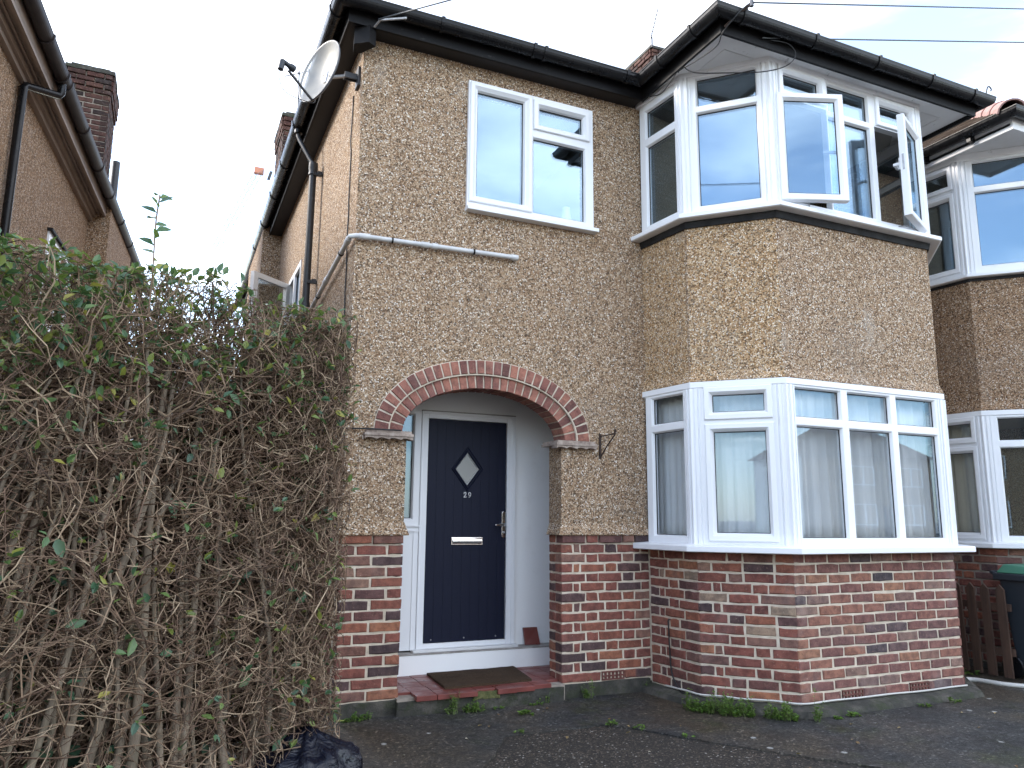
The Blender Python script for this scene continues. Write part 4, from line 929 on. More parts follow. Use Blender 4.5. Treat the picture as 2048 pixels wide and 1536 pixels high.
# shared chimney on the ridge and our own side chimney
def chimney(parent, x0, x1, y0, y1, z0, z1, capc=3, mat='brick_chimney', faces=('front', 'right', 'left'), name='chimney'):
    mb = MB(); mb.box(x0+.01, x1-.01, y0+.01, y1-.01, z0, z1-.02); ch = mb.build(name, 'mortar_dark', parent)
    n = int((z1-z0)/.075)
    Fs_ = {'front': Facet((x0, y0), (x1, y0)), 'right': Facet((x1, y0), (x1, y1)), 'left': Facet((x0, y1), (x0, y0))}
    for i in range(n):
        pr = .03 if n-i <= capc else 0
        if pr == .03 and n-i == capc: pr = .018
        for nm in faces:
            F = Fs_[nm]
            for s, l in course_lengths(F.len, 'stretcher', i+(nm != 'front')):
                D_2 = .1; place('brick', brick_mesh(l+(2*pr if l > F.len*.9 else 0), D=.09, mat=mat), F.mat(s, pr+random.uniform(-.002, .002), z0+i*.075+.006), ch)
    mb = MB(); mb.box(x0-.035, x1+.035, y0-.035, y1+.035, z0+n*.075, z0+n*.075+.05); mb.box(x0+.03, x1-.03, y0+.03, y1-.03, z0+n*.075+.045, z0+n*.075+.10); roughen(mb.build('flaunching', 'plinth_concrete', ch), 4, .012)
    return ch
chimney(house, .02, .52, 5.6, 6.5, 5.7, 7.15, faces=('front', 'left'))
chimney(house, 5.72, 6.30, 4.3, 5.7, 8.0, 9.05, faces=('front', 'left'))

# ================================================================== LEFT-HAND HOUSE
lh = thing('house', 'left-hand pebbledash house behind the hedge with sloping brown eaves and a tall brick chimney', 'house', (-2.6, 0, -.1))
LA = math.atan(.078); LP = Vector((-2.68, 0))
ld = Vector((math.sin(LA), math.cos(LA))); ln = Vector((math.cos(LA), -math.sin(LA)))
def TL(o, v, z): q = LP + ln*o + ld*v; return (q.x, q.y, z)
mb = MB(); mb.box(-5, 0, -.6, 9, -.13, ZE, TL); mb.build('side_wall', 'pebbledash_brown_shaded', lh)
mb = MB(); mb.box(-.1, .24, 4.95, 6.9, -.13, 5.2, TL); mb.build('chimney_breast', 'pebbledash_brown_shaded', lh)
mb = MB(); mb.box(.0, .19, -.8, 4.95, ZE+.005, ZE+.02, TL)
mb.build('soffit', 'taupe_board', lh)
for k, (o0, o1, z0, z1) in enumerate(((.0, .045, ZE-.10, ZE+.006), (.045, .075, ZE-.055, ZE+.006), (.10, .115, ZE-.012, ZE+.006), (.145, .165, ZE-.012, ZE+.006), (.165, .19, ZE-.03, 5.09))):
    mb = MB(); mb.box(o0, o1, -.8, 4.949, z0, z1, TL); mb.build('eaves_moulding', 'taupe_board', lh)
lg = [TL(.0, v, 0)[:2] for v in (9.0, -.9)]
def gsweep(path, par, mat):
    return sweep(path, gp, False).build('gutter', mat, par)
lpath = [TL(.19, v, 0)[:2] for v in (-.9, 9.0)]
gl_ = gsweep(lpath, lh, 'brown_plastic')
for v in (.3, 1.3, 1.9, 2.05, 2.9, 3.8, 4.6, 5.5, 6.4):
    P = TL(.19, v, 0); F = Facet(P[:2], (P[0]+ld.x, P[1]+ld.y)); m_ = MB(); pr = [(.066+.066*math.cos(math.pi+math.pi*k/10), 5.076+.074*math.sin(math.pi+math.pi*k/10)) for k in range(11)] + [(.135, 5.10), (.112, 5.10), (.112, 5.09), (.02, 5.09)]
    m_.prism(pr, -.016, .016, lambda o, z, a: F(a, o, z)); m_.build('gutter_bracket', 'brown_plastic', gl_)
pipe('downpipe', [TL(.256, 1.95, 5.03), TL(.256, 1.95, 4.93), TL(.24, 1.94, 4.90), TL(.06, 1.66, 4.80), TL(.05, 1.64, 4.77), TL(.05, 1.64, 0)], .034, 'black_plastic', lh)
mb = MB(); v = [TL(-4.6, -1.1, RZ), TL(.29, -1.1, RZ), TL(.29, 9.1, RZ), TL(-4.6, 9.1, RZ), TL(-2.2, 1.4, RZ+1.65), TL(-2.2, 6.6, RZ+1.65)]
mb.add(v, [(0, 1, 4), (1, 2, 5, 4), (2, 3, 5), (3, 0, 4, 5), (3, 2, 1, 0)]); mb.build('roof', 'roof_tile', lh)
lch = chimney(lh, -2.80, -2.27, 5.6, 6.5, 5.3, 7.2, capc=4, faces=('front', 'right'))
pipe('flue_pipe', [TL(-.07, 6.8, 4.5), TL(-.07, 6.8, 6.45)], .055, 'iron_pipe', lh)
FL = Facet(TL(0, 3.15, 0)[:2], TL(0, 4.25, 0)[:2])
window(lh, FL, 0, 1.1, 3.1, 4.05, [(.07, .5, 3.17, 3.98, 'f'), (.58, 1.03, 3.17, 3.98, 'f')], of=.02)
mb = MB(); mb.box(-.03, 1.13, .0, .05, 4.05, 4.075, FL); mb.build('window_hood', 'lead', lh)

# ================================================================== ACROSS THE STREET (seen in the window reflections)
def far_house(x, label, wall):
    t = thing('house', label, 'house', (x, -31, -.1), None); y = -31
    m_ = MB(); m_.box(x, x+8, y-7, y, -.13, 5.2); m_.build('wall', wall, t)
    m_ = MB(); m_.add([(x-.3, y-7.3, 5.2), (x+8.3, y-7.3, 5.2), (x+8.3, y+.3, 5.2), (x-.3, y+.3, 5.2), (x+2.6, y-3.5, 7.8), (x+5.4, y-3.5, 7.8)], [(0, 1, 5, 4), (1, 2, 5), (2, 3, 4, 5), (3, 0, 4), (3, 2, 1, 0)]); m_.build('roof', 'roof_tile', t)
    for wx, wz, ww, wh in ((x+.9, 1.0, 2.0, 1.3), (x+5.1, 1.0, 2.0, 1.3), (x+.9, 3.4, 2.0, 1.2), (x+5.1, 3.4, 2.0, 1.2)):
        F = Facet((wx+ww, y), (wx, y)); window(t, F, 0, ww, wz, wz+wh, [(.08, ww/2-.05, wz+.08, wz+wh-.08, 'f'), (ww/2+.05, ww-.08, wz+.08, wz+wh-.08, 'f')], of=.03)
    m_ = MB(); m_.box(x+3.5, x+4.5, y, y+.05, .1, 2.15); m_.build('door', 'navy_door', t)
for fx_, lb, wl in ((-34, 'white rendered house across the street, leftmost of the row', 'far_wall'), (-22.5, 'pebbledash house across the street, second from the left', 'pebbledash'), (-11, 'white rendered house across the street, third from the left', 'far_wall'), (1.5, 'white rendered house across the street, opposite the bay', 'far_wall'),
    (14, 'pebbledash house across the street, third from the right', 'pebbledash'), (25, 'white rendered house across the street, second from the right', 'far_wall'), (36, 'pebbledash house across the street, rightmost of the row', 'pebbledash')): far_house(fx_, lb, wl)

# ================================================================== CURTAINS
def curtain(name, F, s0, s1, o, z0, z1, mat, label, amp=.022, freq=9, seed=0, group=None):
    r = random.Random(seed); n = int((s1-s0)*90); ph = [r.uniform(0, 6.28) for _ in range(4)]; vs = []; fs = []; R_ = 7
    for j in range(R_+1):
        t = j/R_; z = z0+(z1-z0)*t
        for i in range(n+1):
            s = s0+(s1-s0)*i/n; x = s*freq*6.28
            w_ = amp*(.55+.45*(1-t))*(math.sin(x+ph[0]+.6*math.sin(s*5+ph[1])+.25*t)+.45*math.sin(1.73*x+ph[2])+.25*math.sin(3.1*x+ph[3]))
            vs.append(F(s, o+w_, z))
    for j in range(R_):
        for i in range(n): a = j*(n+1)+i; fs.append((a, a+1, a+n+2, a+n+1))
    c = MB(); c.add(vs, fs); ob = c.build(name, mat, None, smooth='all'); ob['label'] = label; ob['category'] = 'curtain'
    md = ob.modifiers.new('cloth', 'SOLIDIFY'); md.thickness = .002
    if group: ob['group'] = group
    return ob
curtain('net_curtain', FA, .02, .54, -.13, 1.05, 2.28, 'net_curtain', 'white net curtain behind the narrow left pane of the lower bay', .012, 13, 1)
curtain('net_curtain', FB, .03, .66, -.13, 1.05, 2.28, 'net_curtain', 'white net curtain behind the angled casement of the lower bay', .014, 10, 2)
curtain('net_curtain', FC, .02, 1.70, -.13, 1.05, 2.28, 'net_curtain', 'wide white net curtain behind the three front panes of the lower bay', .020, 8, 3)
curtain('curtain', NA, .02, .54, -.13, 1.05, 2.28, 'cream_curtain', 'cream curtain in the lower bay window of the right-hand neighbour', .018, 9, 4)

# ================================================================== SMALL THINGS AT THE PORCH
mb = MB(); mb.prism([(.80, .03), (1.50, .055), (1.585, .585), (.835, .56)], .031, .047)
mat_o = mb.build('doormat', 'coir_mat', None, label='worn dark brown coir doormat lying on the red porch tiles', category='doormat'); roughen(mat_o, 12, .005, sc=14)
mb = MB(); mb.add([(1.737, .690, .187), (1.868, .665, .187), (1.868, .732, .322), (1.737, .738, .322), (1.737, .677, .190), (1.868, .652, .190), (1.868, .720, .326), (1.737, .726, .326)], [(0, 1, 2, 3), (4, 5, 6, 7), (0, 1, 5, 4), (1, 2, 6, 5), (2, 3, 7, 6), (3, 0, 4, 7)])
mb.build('loose_tile', 'quarry_tile', None, bevel=.003, label='loose red quarry tile leaning on the white porch wall beside the door', category='tile')
# hanging-basket bracket
t = thing('hanging_bracket', 'rusty wrought-iron hanging basket bracket screwed to the wall right of the arch', 'bracket', (2.085, 0, 1.73))
mb = MB(); mb.box(2.077, 2.093, -.014, 0, 1.73, 1.935); mb.build('back_plate', 'rust_iron', t)
mb = MB(); mb.tube([(2.085, -.012, 1.915), (2.10, -.10, 1.918), (2.118, -.19, 1.922)], .006, 6); mb.build('arm', 'rust_iron', t)
mb = MB(); mb.tube([(2.085, -.012, 1.745), (2.10, -.09, 1.83), (2.118, -.185, 1.915)], .006, 6); mb.build('brace', 'rust_iron', t)
mb = MB(); mb.tube([(2.118+.012*math.cos(a)*.3, -.19+.016*math.cos(a), 1.938+.016*math.sin(a)) for a in np.linspace(-1.6, 3.6, 12)], .006, 6); mb.build('hook', 'rust_iron', t)
# vase on the inside sill
mb = MB(); mb.lathe([(0, 0), (.055, 0), (.058, .02), (.050, .09), (.040, .15), (.034, .20), (.037, .215), (.030, .21)], (1.855, .14, 3.70), (0, 0, 1), 24); mb.build('vase', 'ceramic', None, smooth='all', label='white jug standing inside the window above the porch', category='vase')
# bay cables
cable('bay_cable', smooth_path([FA(.235, -.02, .47), FA(.235, .012, .465), FA(.240, .016, .40), FA(.25, .014, .15), FA(.28, .02, .05), FA(.36, .03, -.03), FA(.45, .05, -.045)]), .006, 'cable_black', 'short black cable coming out of the bay brickwork and running down to the plinth')
cp = [tuple(q) for q in offs(BAY[:4], .02)]; cp2 = []
for P, F, ss in ((0, FA, np.linspace(.2, .56, 4)), (1, FB, np.linspace(.05, .66, 6)), (2, FC, np.linspace(.06, 1.70, 9))):
    for s in ss: cp2.append(F(s, .028+random.uniform(-.004, .006), -.024+.0*s+random.uniform(-.004, .004)))
cable('plinth_cable', smooth_path(cp2, 4), .007, 'cable_white', 'long pale cable lying along the top of the bay plinth')
cable('ground_pipe', smooth_path([(4.95, -.72, -.085), (5.3, -.73, -.085), (5.40, -1.0, -.085), (5.62, -1.25, -.085)]), .02, 'cable_white', 'pale pipe lying on the ground beside the fence between the two bays', 'pipe')

# ================================================================== SATELLITE DISH
t = thing('satellite_dish', 'grey perforated satellite dish on a bracket under the eaves at the house corner', 'satellite dish', (0, .12, 4.6))
dn = Vector((-.70, -.34, .14)).normalized(); dc = Vector((-.315, .13, 4.645)); R_ = .265
mb = MB(); pr = [(R_*k/10, .075*(k/10)**2-.075) for k in range(11)]; mb.lathe(pr, dc, dn, 40, sx=.90); mb.build('reflector', 'dish_metal', t, smooth='all')
mb = MB(); mb.lathe([(R_*.985, -.004), (R_*1.02, .004), (R_*1.035, -.004), (R_*1.0, -.016), (R_*.985, -.004)], dc, dn, 40, sx=.90); mb.build('rim', 'rim_metal', t, smooth='all')
hu = dn.cross(Vector((0, 0, 1))).normalized(); vu = hu.cross(dn)
low = dc - vu*R_*1.0; lnb = dc + dn*.27 - vu*.13
mb = MB(); mb.tube([low+dn*.0, low+dn*.01, lnb-vu*.04+dn*(-.03)], .010, 8); mb.build('feed_arm', 'dark_metal', t)
mb = MB(); mb.tube([lnb-dn*.075, lnb-dn*.05, lnb-dn*.02, lnb+dn*.03, lnb+dn*.04], [.026, .028, .018, .018, .018], 14); mb.tube([lnb+dn*.03, lnb+dn*.03-vu*.075], [.024, .022], 10); mb.build('receiver', 'bin_grey', t, smooth=True)
mb = MB(); mb.tube(smooth_path([lnb+dn*.03-vu*.07, lnb+dn*.02-vu*.15, lnb-dn*.06-vu*.22, low-vu*.03, low-dn*.03+vu*.02]), .0035, 6); mb.build('feed_cable', 'cable_black', t)
for a, b in ((.03, .02), (-.05, -.02), (-.02, -.13)):
    mb = MB(); q = dc+hu*a+vu*b-dn*.068; mb.tube([q, q+dn*.006], .006, 8); mb.build('bolt', 'dark_metal', t)
bk = dc - dn*.085
mb = MB(); mb.tube([bk+vu*.05, bk-vu*.06], .022, 10); mb.tube([bk, Vector((-.10, .13, 4.66)), Vector((-.02, .13, 4.66))], .014, 8); mb.build('mount_arm', 'galvanised', t)
mb = MB(); mb.box(-.022, 0, .08, .18, 4.58, 4.74); mb.box(-.12, -.02, .105, .112, 4.635, 4.685); mb.box(-.12, -.02, .148, .155, 4.635, 4.685); mb.build('wall_plate', 'dark_metal', t, bevel=.003)

# ================================================================== AERIALS, WIRES, CRANE
def aerial(name, base, top, dirv, n, ln_, label):
    t = thing(name, label, 'aerial', base); base, top = Vector(base), Vector(top)
    m_ = MB(); m_.tube([base, top], .012, 6); m_.build('mast', 'dark_metal', t)
    d = Vector(dirv).normalized(); sdv = d.cross(Vector((0, 0, 1))).normalized(); p = top-Vector((0, 0, .04))
    m_ = MB(); m_.tube([p-d*.25, p+d*ln_], .008, 6); m_.build('boom', 'dark_metal', t)
    for k in range(n):
        q = p-d*.2+d*(ln_+.15)*k/(n-1); m_ = MB(); hl = .14*(1-.4*k/n); m_.tube([q-sdv*hl, q+sdv*hl], .004, 5); m_.build('element', 'dark_metal', t)
    return t
aerial('television_aerial', (.24, 5.75, 7.25), (.21, 5.75, 8.0), (.75, -.6, .05), 6, .35, 'small television aerial above the chimney behind the satellite dish')
t = thing('television_aerial', 'slender television aerial tilted beside the mossy chimney on the ridge', 'aerial', (5.66, 4.2, 9.08))
m_ = MB(); m_.tube([(5.66, 4.2, 9.0), (5.66, 4.2, 9.18)], .014, 6); m_.build('mast', 'dark_metal', t)
p0, p1 = Vector((5.64, 4.2, 9.16)), Vector((5.98, 4.45, 9.98)); m_ = MB(); m_.tube([p0, p1], .010, 6); m_.build('boom', 'dark_metal', t)
ax_ = (p1-p0).normalized(); sd2 = ax_.cross(Vector((.2, 1, 0))).normalized()
for k in range(14): q = p0+(p1-p0)*(.08+.9*k/13); m_ = MB(); m_.tube([q-sd2*.05, q+sd2*.05], .004, 5); m_.build('element', 'dark_metal', t)

def sag(a, b, n=24, s=.02):
    a, b = Vector(a), Vector(b); L_ = (b-a).length
    return [a+(b-a)*(k/n) - Vector((0, 0, s*L_*4*(k/n)*(1-k/n))) for k in range(n+1)]
# the three service wires leave the eaves for the street pole
cable('overhead_wire', sag((.045, -.25, 4.95), Vector((.045, -.25, 4.95))+(Vector((.538*5.2-1.12675, .743*5.2-5.42745-.75, .67*5.2+1.248))-Vector((.045, -.25, 4.95)))*6, s=0), .0055, 'wire_grey', 'overhead wire leaving the left corner of the eaves', 'wire')
mb = MB(); mb.tube([(.035, -.18, 4.93), (.06, -.25, 4.95), (.25, -.30, 4.99)], .010, 6); o = mb.build('wire_anchor', 'galvanised', None); o['label'] = 'galvanised wire anchor hooked to the left corner of the fascia'; o['category'] = 'anchor'
w2a = Vector((2.62, -1.40, 5.12)); w2b = Vector((6.276, -1.247, 6.287)); cable('overhead_wire', sag(w2a, w2a+(w2b-w2a)*5, s=0), .006, 'wire_grey', 'upper of the two overhead wires running right from the bay eaves', 'wire')
w3a = Vector((2.87, -1.245, 4.99)); w3b = Vector((6.306, -1.194, 5.960)); cable('overhead_wire', sag(w3a, w3a+(w3b-w3a)*5, s=0), .006, 'wire_grey', 'lower of the two overhead wires running right from the bay fascia', 'wire')
t = thing('wire_bracket', 'iron wire bracket with insulator on the corner of the bay gutter', 'bracket', (2.52, -1.3, 5.0))
mb = MB(); mb.tube([(2.50, -1.24, 4.98), (2.56, -1.33, 5.06), (2.64, -1.41, 5.12)], .012, 8); mb.build('arm', 'rust_iron', t)
mb = MB(); mb.tube([(2.63, -1.40, 5.09), (2.63, -1.40, 5.17)], [.016, .014], 8); mb.build('insulator', 'rim_metal', t)
lp = [(2.62, -1.39, 5.12), (2.55, -1.36, 5.05), (2.48, -1.24, 4.93), (2.52, -1.12, 4.90), (2.50, -.9, 4.90), (2.49, -.7, 4.93), (2.52, -.62, 4.955)]
cable('loose_cable', smooth_path(lp), .0045, 'cable_black', 'loose black cable loop hanging at the left corner of the bay eaves')
lp = [(2.49, -.72, 4.95), (2.55, -.80, 4.86), (2.72, -.98, 4.80), (2.95, -1.14, 4.78), (3.12, -1.22, 4.83), (3.20, -1.25, 4.93), (3.12, -1.26, 5.0), (2.95, -1.25, 4.99)]
cable('loose_cable', smooth_path(lp), .0045, 'cable_black', 'longest black cable loop drooping in front of the upper bay window heads')
lp = [(2.49, -.66, 4.95), (2.475, -.55, 4.88), (2.48, -.42, 4.86), (2.475, -.3, 4.90), (2.48, -.2, 4.95)]
cable('loose_cable', smooth_path(lp), .0045, 'cable_black', 'short black cable sagging under the left side of the bay eaves')
lp = [(5.50, -1.27, 5.12), (5.50, -1.29, 5.20), (5.53, -1.29, 5.23), (5.56, -1.29, 5.21), (5.55, -1.29, 5.19)]
cable('hook', smooth_path(lp), .007, 'dark_metal', 'small curled iron hook on the right corner of the bay gutter', 'hook')
# tower crane far off
t = thing('tower_crane', 'pale far-off crane jib with a red tip rising between the two houses', 'crane', (-4, 118, -.1))
ja, jb = Vector((8.0, 113.6, 54.6)), Vector((-6.0, 124, 22.0)); jd = (jb-ja).normalized(); js = Vector((.8, -.1, .3)); ju = jd.cross(js).normalized()*.9
mb = MB()
cors = [js*.9+ju*.6, -js*.9+ju*.6, -ju*.9]
for c in cors: mb.tube([ja+c, jb+c], .05, 4)
n = 34
for k in range(n):
    a = ja+(jb-ja)*(k/n); b = ja+(jb-ja)*((k+1)/n)
    for i in range(3): mb.tube([a+cors[i], b+cors[(i+1) % 3]], .03, 3, caps=False)
mb.build('jib', 'crane_paint', t)
mb = MB(); mb.box(-.7, .7, -.4, .4, -.5, .45, lambda x, y, z: tuple(ja+Vector((x, y, z)))); mb.build('jib_head', 'crane_red', t)
for k in (1.7, 2.9): mb = MB(); mb.box(-.22, .22, -.3, .3, -.8, .5, lambda x, y, z: tuple(ja+Vector((x+k+.25*z, y, z-.3)))); mb.build('counterweight', 'dark_metal', t)
mb = MB(); mb.tube([(-6, 124, -.1), (-6, 124, 23)], .9, 4); mb.build('tower', 'crane_paint', t)

# ================================================================== BETWEEN THE BAYS: FENCE, BIN
t = thing('picket_fence', 'low brown picket fence between the two bays', 'fence', (5.66, -.7, -.1))
for k, (y, lean) in enumerate(((-.44, .0), (-.565, -.03), (-.70, -.02), (-.845, -.02))):
    mb = MB(); w = .038; z1 = .66; pts = [(y-w, -.08), (y+w, -.08), (y+w+lean*.4+.02, z1), (y+lean*.4+.02, z1+.045), (y-w+lean*.4+.02, z1)]
    mb.add([(5.655, a, b) for a, b in pts] + [(5.673, a, b) for a, b in pts], [(0, 1, 2, 3, 4), (9, 8, 7, 6, 5)] + [(i, (i+1) % 5, 5+(i+1) % 5, 5+i) for i in range(5)]); mb.build('picket', 'fence_wood', t)
for z in (.10, .48): mb = MB(); mb.box(5.674, 5.70, -.90, -.38, z, z+.06); mb.build('rail', 'fence_wood', t)
mb = MB(); mb.box(5.674, 5.74, -.379, -.31, -.1, .62); mb.build('post', 'fence_wood', t)
t = thing('wheelie_bin', 'dark grey wheelie bin with a green lid beside the right-hand bay', 'bin', (6.0, -1.0, -.1))
bx, by = 5.76, -1.30
mb = MB(); mb.hexa([(bx+.05, by+.06, -.06), (bx+.44, by+.06, -.06), (bx+.44, by+.46, -.06), (bx+.05, by+.46, -.06), (bx, by, .80), (bx+.48, by, .80), (bx+.48, by+.54, .80), (bx, by+.54, .80)]); mb.build('body', 'bin_grey', t, bevel=.015)
mb = MB(); mb.box(bx-.03, bx+.51, by-.03, by+.57, .74, .80); mb.build('collar', 'bin_grey', t, bevel=.01)
mb = MB(); mb.hexa([(bx-.015, by-.04, .802), (bx+.495, by-.04, .802), (bx+.495, by+.55, .802), (bx-.015, by+.55, .802), (bx+.03, by+.0, .85), (bx+.45, by+.0, .85), (bx+.45, by+.5, .88), (bx+.03, by+.5, .88)]); mb.build('lid', 'bin_green', t, bevel=.012)
for x in (bx+.02, bx+.43): mb = MB(); mb.lathe([(0, -.02), (.09, -.02), (.1, -.01), (.1, .02), (.09, .03), (0, .03)], (x+.02, by+.50, .0), (1, 0, 0), 20); mb.build('wheel', 'black_plastic', t)
mb = MB(); mb.tube([(bx+.06, by+.57, .78), (bx+.06, by+.64, .80), (bx+.42, by+.64, .80), (bx+.42, by+.57, .78)], .015, 8); mb.build('handle', 'bin_grey', t)

# ================================================================== BLACK RUBBISH BAG
bm = bmesh.new(); bmesh.ops.create_icosphere(bm, subdivisions=5, radius=1)
from mathutils import noise as mnoise
for v in bm.verts:
    c = v.co.copy(); ang = math.atan2(c.y, c.x)
    r = 1 + .10*mnoise.noise(c*1.6+Vector((3, 1, 2))) + .05*math.sin(ang*11+3*c.z)*max(0, c.z+.3) + .05*mnoise.noise(c*5) + .03*abs(mnoise.noise(c*11))
    v.co = Vector((c.x*.26*r, c.y*.22*r, c.z*.135*r))
    if c.z > .8: v.co.z += (c.z-.8)*.30; v.co.x *= 1-(c.z-.8)*2.6; v.co.y *= 1-(c.z-.8)*2.6
    if v.co.z < -.135: v.co.z = -.135+(v.co.z+.135)*.15
    v.co += Vector((-.40, -1.36, .035))
me = bpy.data.meshes.new('rubbish_bag'); bm.to_mesh(me); bm.free(); me.materials.append(MATS['bag_plastic'])
t = thing('rubbish_bag', 'crumpled black plastic rubbish bag on the ground by the end of the hedge', 'bag', (-.42, -1.36, -.1))
o = bpy.data.objects.new('bag_body', me); COL.objects.link(o); fin(o, t)
me.polygons.foreach_set('use_smooth', [True]*len(me.polygons))

# ================================================================== WEEDS AND LITTER
def leaf_pts(c, d, n_, L_, Wd, fold=.25, curl=.1):
    d = d.normalized(); s_ = d.cross(n_).normalized(); u_ = s_.cross(d)
    P = lambda a, b, h: c + d*(a*L_) + s_*(b*Wd) + u_*(h*L_)
    return [P(0, 0, 0), P(.34, -.46, fold*.4), P(.36, 0, -.02), P(.34, .46, fold*.4), P(.70, -.36, fold*.25-curl*.5), P(.72, 0, -.02-curl*.6), P(.70, .36, fold*.25-curl*.5), P(1, 0, -curl)]
LF = [(0, 1, 2), (0, 2, 3), (1, 4, 5, 2), (2, 5, 6, 3), (4, 7, 5), (5, 7, 6)]
def raw_mesh(name, vs, fs, mat):
    me = bpy.data.meshes.new(name); me.from_pydata([tuple(v) for v in vs], [], fs); me.update(); me.materials.append(MATS[mat]); return me
def weed(x, y, rx, ry, h, n, label, size=.016, z=-.1, group=None, seed=0, ang=0.0):
    r = random.Random(seed); t = thing('weed', label, 'weed', (x, y, z), group); vs = []; fs = []; st = MB()
    ns = max(4, n//9)
    for k in range(ns):
        a = r.uniform(0, 6.283); q = math.sqrt(r.random()); lx, ly = rx*q*math.cos(a)*.85, ry*q*math.sin(a)*.85; bx_, by_ = x+lx*math.cos(ang)-ly*math.sin(ang), y+lx*math.sin(ang)+ly*math.cos(ang)
        hh_ = h*(.30+.75*abs(math.sin(lx*13+seed*1.7)*math.cos(lx*31+seed)))*(1-.45*q*q)*r.uniform(.35, 1.25); tip = Vector((bx_+r.uniform(-.3, .3)*hh_, by_+r.uniform(-.3, .3)*hh_, z+hh_)); b0 = Vector((bx_, by_, z-.003))
        mid = (b0+tip)/2+Vector((r.uniform(-.1, .1), r.uniform(-.1, .1), .05))*hh_
        st.tube([b0, mid, tip], [.0018, .0014, .0008], 3)
        for i in range(9):
            u = r.uniform(.15, 1); p = b0*(1-u)**2+mid*2*u*(1-u)+tip*u*u; a2_ = r.uniform(0, 6.283)
            d = Vector((math.cos(a2_), math.sin(a2_), r.uniform(-.1, .7))); o = len(vs); L_ = size*r.uniform(.6, 1.3)
            vs += leaf_pts(p, d, Vector((r.uniform(-.4, .4), r.uniform(-.4, .4), 1)), L_, L_*.75); fs += [tuple(i_+o for i_ in f) for f in LF]
    o = bpy.data.objects.new('leaves', raw_mesh('leaves', vs, fs, 'weed_leaf')); COL.objects.link(o); fin(o, t, kind='stuff'); st.build('stems', 'weed_stem', t, kind='stuff')
    return t
weed(*FB(.16, .20, 0)[:2], .30, .09, .20, 1700, 'largest leafy green weed clump at the foot of the bay corner', .019, seed=1, ang=math.atan2(FB.d.y, FB.d.x))
weed(*FB(.57, .20, 0)[:2], .13, .07, .18, 650, 'green weed clump just right of the largest clump under the bay', .019, seed=2, ang=math.atan2(FB.d.y, FB.d.x))
weed(*FC(-.03, .18, 0)[:2], .05, .035, .17, 130, 'upright green weed in front of the bay plinth corner', .018, seed=3)
weed(*FC(.14, .18, 0)[:2], .05, .03, .05, 45, 'low weed rosette beside the upright weed at the bay plinth', .020, seed=4)
weed(*FC(.30, .18, 0)[:2], .06, .03, .06, 60, 'round low weed right of the rosette along the bay plinth', .022, seed=5)
weed(*FC(1.02, .17, 0)[:2], .09, .03, .05, 55, 'flat weed against the bay plinth below the right airbrick', .02, seed=6)
weed(*FC(1.36, .17, 0)[:2], .12, .03, .06, 70, 'last weed along the bay plinth towards the fence', .02, seed=7)
weed(1.92, -.06, .05, .03, .22, 200, 'ferny upright weed growing at the wall beside the airbrick', .016, seed=8)
weed(2.47, -.06, .03, .025, .15, 50, 'small weed in the inner corner between wall and bay', .015, seed=9)
weed(.14, -.07, .11, .04, .07, 190, 'low weeds at the foot of the left brick pier', .018, seed=10)
weed(.24, -.06, .03, .03, .14, 40, 'upright weed at the left brick pier', .014, seed=11)
weed(.80, -.13, .05, .03, .18, 170, 'left of the two bright weeds in front of the porch step', .016, seed=12)
weed(.97, -.125, .10, .035, .17, 380, 'bushier of the two bright weeds in front of the porch step', .015, seed=13)
weed(1.15, -.13, .04, .03, .05, 40, 'small weed below the broken step tile', .018, seed=14)
weed(1.46, -.12, .07, .03, .06, 70, 'weed tuft at the right end of the porch step', .018, seed=15)
weed(1.56, -.09, .02, .02, .10, 26, 'tiny upright weed right of the porch step', .014, seed=16)
weed(1.28, -.33, .06, .05, .05, 60, 'broad-leaved weed alone on the driveway before the step', .028, seed=17)
weed(1.68, -.78, .06, .035, .04, 80, 'weeds in the driveway joint at its bend', .016, seed=18)
weed(1.81, -.94, .04, .06, .03, 60, 'weeds in the driveway joint just past its bend', .015, seed=19)
weed(1.98, -1.22, .05, .05, .03, 60, 'weeds further along the driveway joint towards the viewer', .015, seed=20)
weed(1.02, -.74, .07, .03, .025, 50, 'mossy weeds at the left end of the driveway joint', .014, seed=21)
weed(5.52, -.55, .14, .10, .10, 90, 'weeds at the foot of the picket fence', .022, seed=22)
r = random.Random(5)
lm = [raw_mesh('dead_leaf', leaf_pts(Vector((0, 0, 0)), Vector((1, 0, 0)), Vector((0, 0, 1)), .034, .022, .35, cu), LF, 'dead_leaf') for cu in (.05, .2, -.1)]
for k in range(34):
    x = r.uniform(.2, 4.5); y = r.uniform(-2.6, -.12) if x < 2.4 else r.uniform(-2.6, -1.4)
    o = bpy.data.objects.new('fallen_leaf', lm[k % 3]); COL.objects.link(o); o.location = (x, y, -.097 if x < .6 or y > -.7 else -.105+.01*(y > -.7)); o.rotation_euler = (r.uniform(-.3, .3), r.uniform(-.3, .3), r.uniform(0, 6.28)); s = r.uniform(.5, 1.1); o.scale = (s, s, s)
    o.location.z = -.094
    o['label'] = 'small dry fallen leaf lying on the driveway'; o['category'] = 'leaf'; o['group'] = 'fallen leaves scattered on the driveway'

# ================================================================== HEDGE
random.seed(11)
H0, H1 = Vector((-3.2, -3.02)), Vector((-.300, -1.240)); hd = (H1-H0).normalized(); HL = (H1-H0).length; hn = Vector((hd.y, -hd.x))   # hn toward the camera
hedge = thing('hedge', 'overgrown bare-stemmed privet hedge with a few green leaves left of the house', 'hedge', (-1.6, -2.0, -.1))
def HP(s, o, z): q = H0+hd*s+hn*o; return Vector((q.x, q.y, z))
def htop(s): return 2.13 + .03*math.sin(s*3.1) + .02*math.sin(s*7.7+1) + .17*(s/HL)
SMIN = .9
